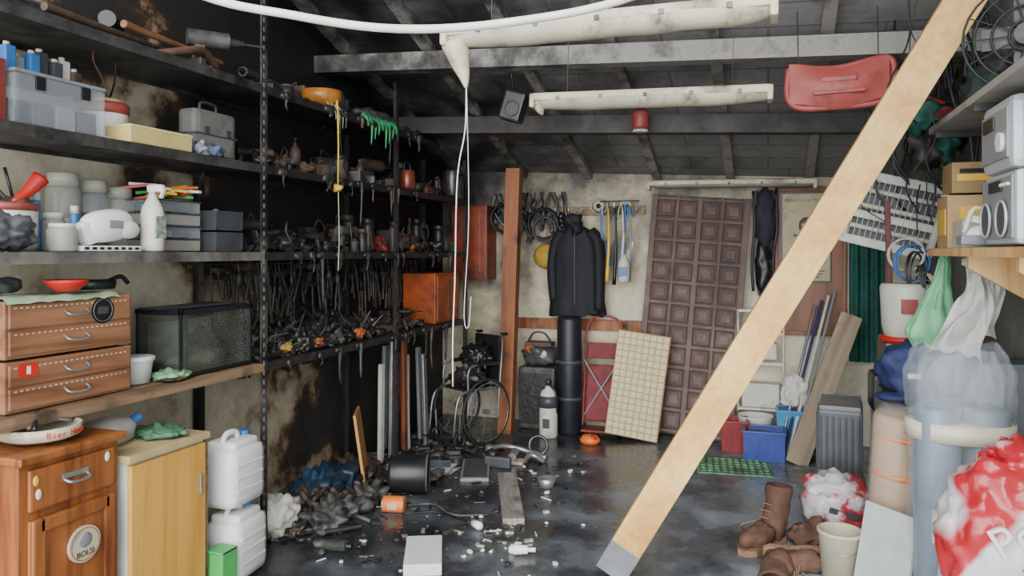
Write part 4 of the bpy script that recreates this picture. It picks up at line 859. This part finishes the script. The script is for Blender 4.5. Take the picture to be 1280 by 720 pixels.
b=B(); b.ball((0,0,.05),(.09,.05,.045),WHITE,sub=3); b.box((0,0,.10),(.16,.05,.03),WHITE,(0,.3,0),.01); b.box((-.02,-.02,.03),(.18,.10,.04),GREY,bev=.01); b.tube([(.05,0,.1),(-.05,-.03,.16),(-.09,-.02,.06)],.01,OFFW); b.done('glue_gun',(.84,3.47,1.618))
b=B(); b.box((0,0,.12),(.26,.22,.24),CARD,bev=.004); b.box((-.0,-.112,.16),(.16,.004,.06),YEL); b.box((-.132,0,.12),(.004,.15,.12),YEL); b.box((0,0,.245),(.27,.05,.004),OFFW); b.done('cardboard_box',(.90,3.95,1.618))
b=B(); b.box((0,0,.07),(.24,.2,.14),M('kraft2','#94784f',.8,0,.15,9,soot=.1),bev=.004); b.box((0,-.102,.07),(.2,.004,.03),YEL); b.box((0,-.103,.10),(.18,.004,.02),BLACK); b.done('small_cardboard_box',(.91,3.95,1.868))
b=B(); b.box((0,0,.06),(.2,.18,.12),M('dusty_white_box','#b5afa0',.7,0,.12,9),bev=.006); b.done('dusty_white_box',(.88,3.70,1.618))
b=B(); FG=M('dark_green_metal','#222c27',.6,.1,.2,9)
for r_ in (.06,.12,.18,.22): b.ring((0,0,.25),r_,.005,FG,(D(90),0,0),28)
for i in range(14):
    a=i*math.pi/7; b.cyl((0.05*math.cos(a),0,.25+.05*math.sin(a)),(.22*math.cos(a),0,.25+.22*math.sin(a)),.003,FG,seg=5)
b.cyl((0,-.03,.25),(0,.08,.25),.045,CH2); b.lathe([(.10,0),(.09,.02),(.03,.04)],FG)
for i in range(4): b.box((.09*math.cos(i*1.57),.02,.25+.09*math.sin(i*1.57)),(.13,.006,.09),CH2,(0,-i*1.57,0),.003)
b.done('desk_fan',(.97,3.45,2.213),(0,0,-.25))
b=B(); b.ball((0,0,.10),(.14,.2,.1),M('dusty_green','#2b3a32',.8,0,.3,9),.05,4,4,crease=True); b.ball((.02,-.1,.2),(.09,.12,.08),CH2,.04,4,4,crease=True); b.done('dusty_sack',(.97,3.85,2.215))
# ------------------------------------------------------------ light
w=bpy.data.worlds.new('World'); bpy.context.scene.world=w; w.use_nodes=True
bg=w.node_tree.nodes['Background']; bg.inputs[0].default_value=(.84,.92,1,1); bg.inputs[1].default_value=4.6
s=bpy.data.lights.new('sky_sun','SUN'); s.energy=5.2; s.angle=D(60); s.color=(1,.97,.93)
o=bpy.data.objects.new('sky_sun',s); bpy.context.collection.objects.link(o)
o.rotation_euler=Vector((-.12,1,-.40)).to_track_quat('-Z','Y').to_euler(); o.location=(0,-4,5)
# ------------------------------------------------------------ camera
c=bpy.data.cameras.new('camera'); co=bpy.data.objects.new('camera',c); bpy.context.collection.objects.link(co)
co.location=(0,0,1.6); co.rotation_euler=(D(90),0,D(19)); c.sensor_width=36; c.lens=26.16; c.shift_y=-.035; c.clip_start=.05
bpy.context.scene.camera=co
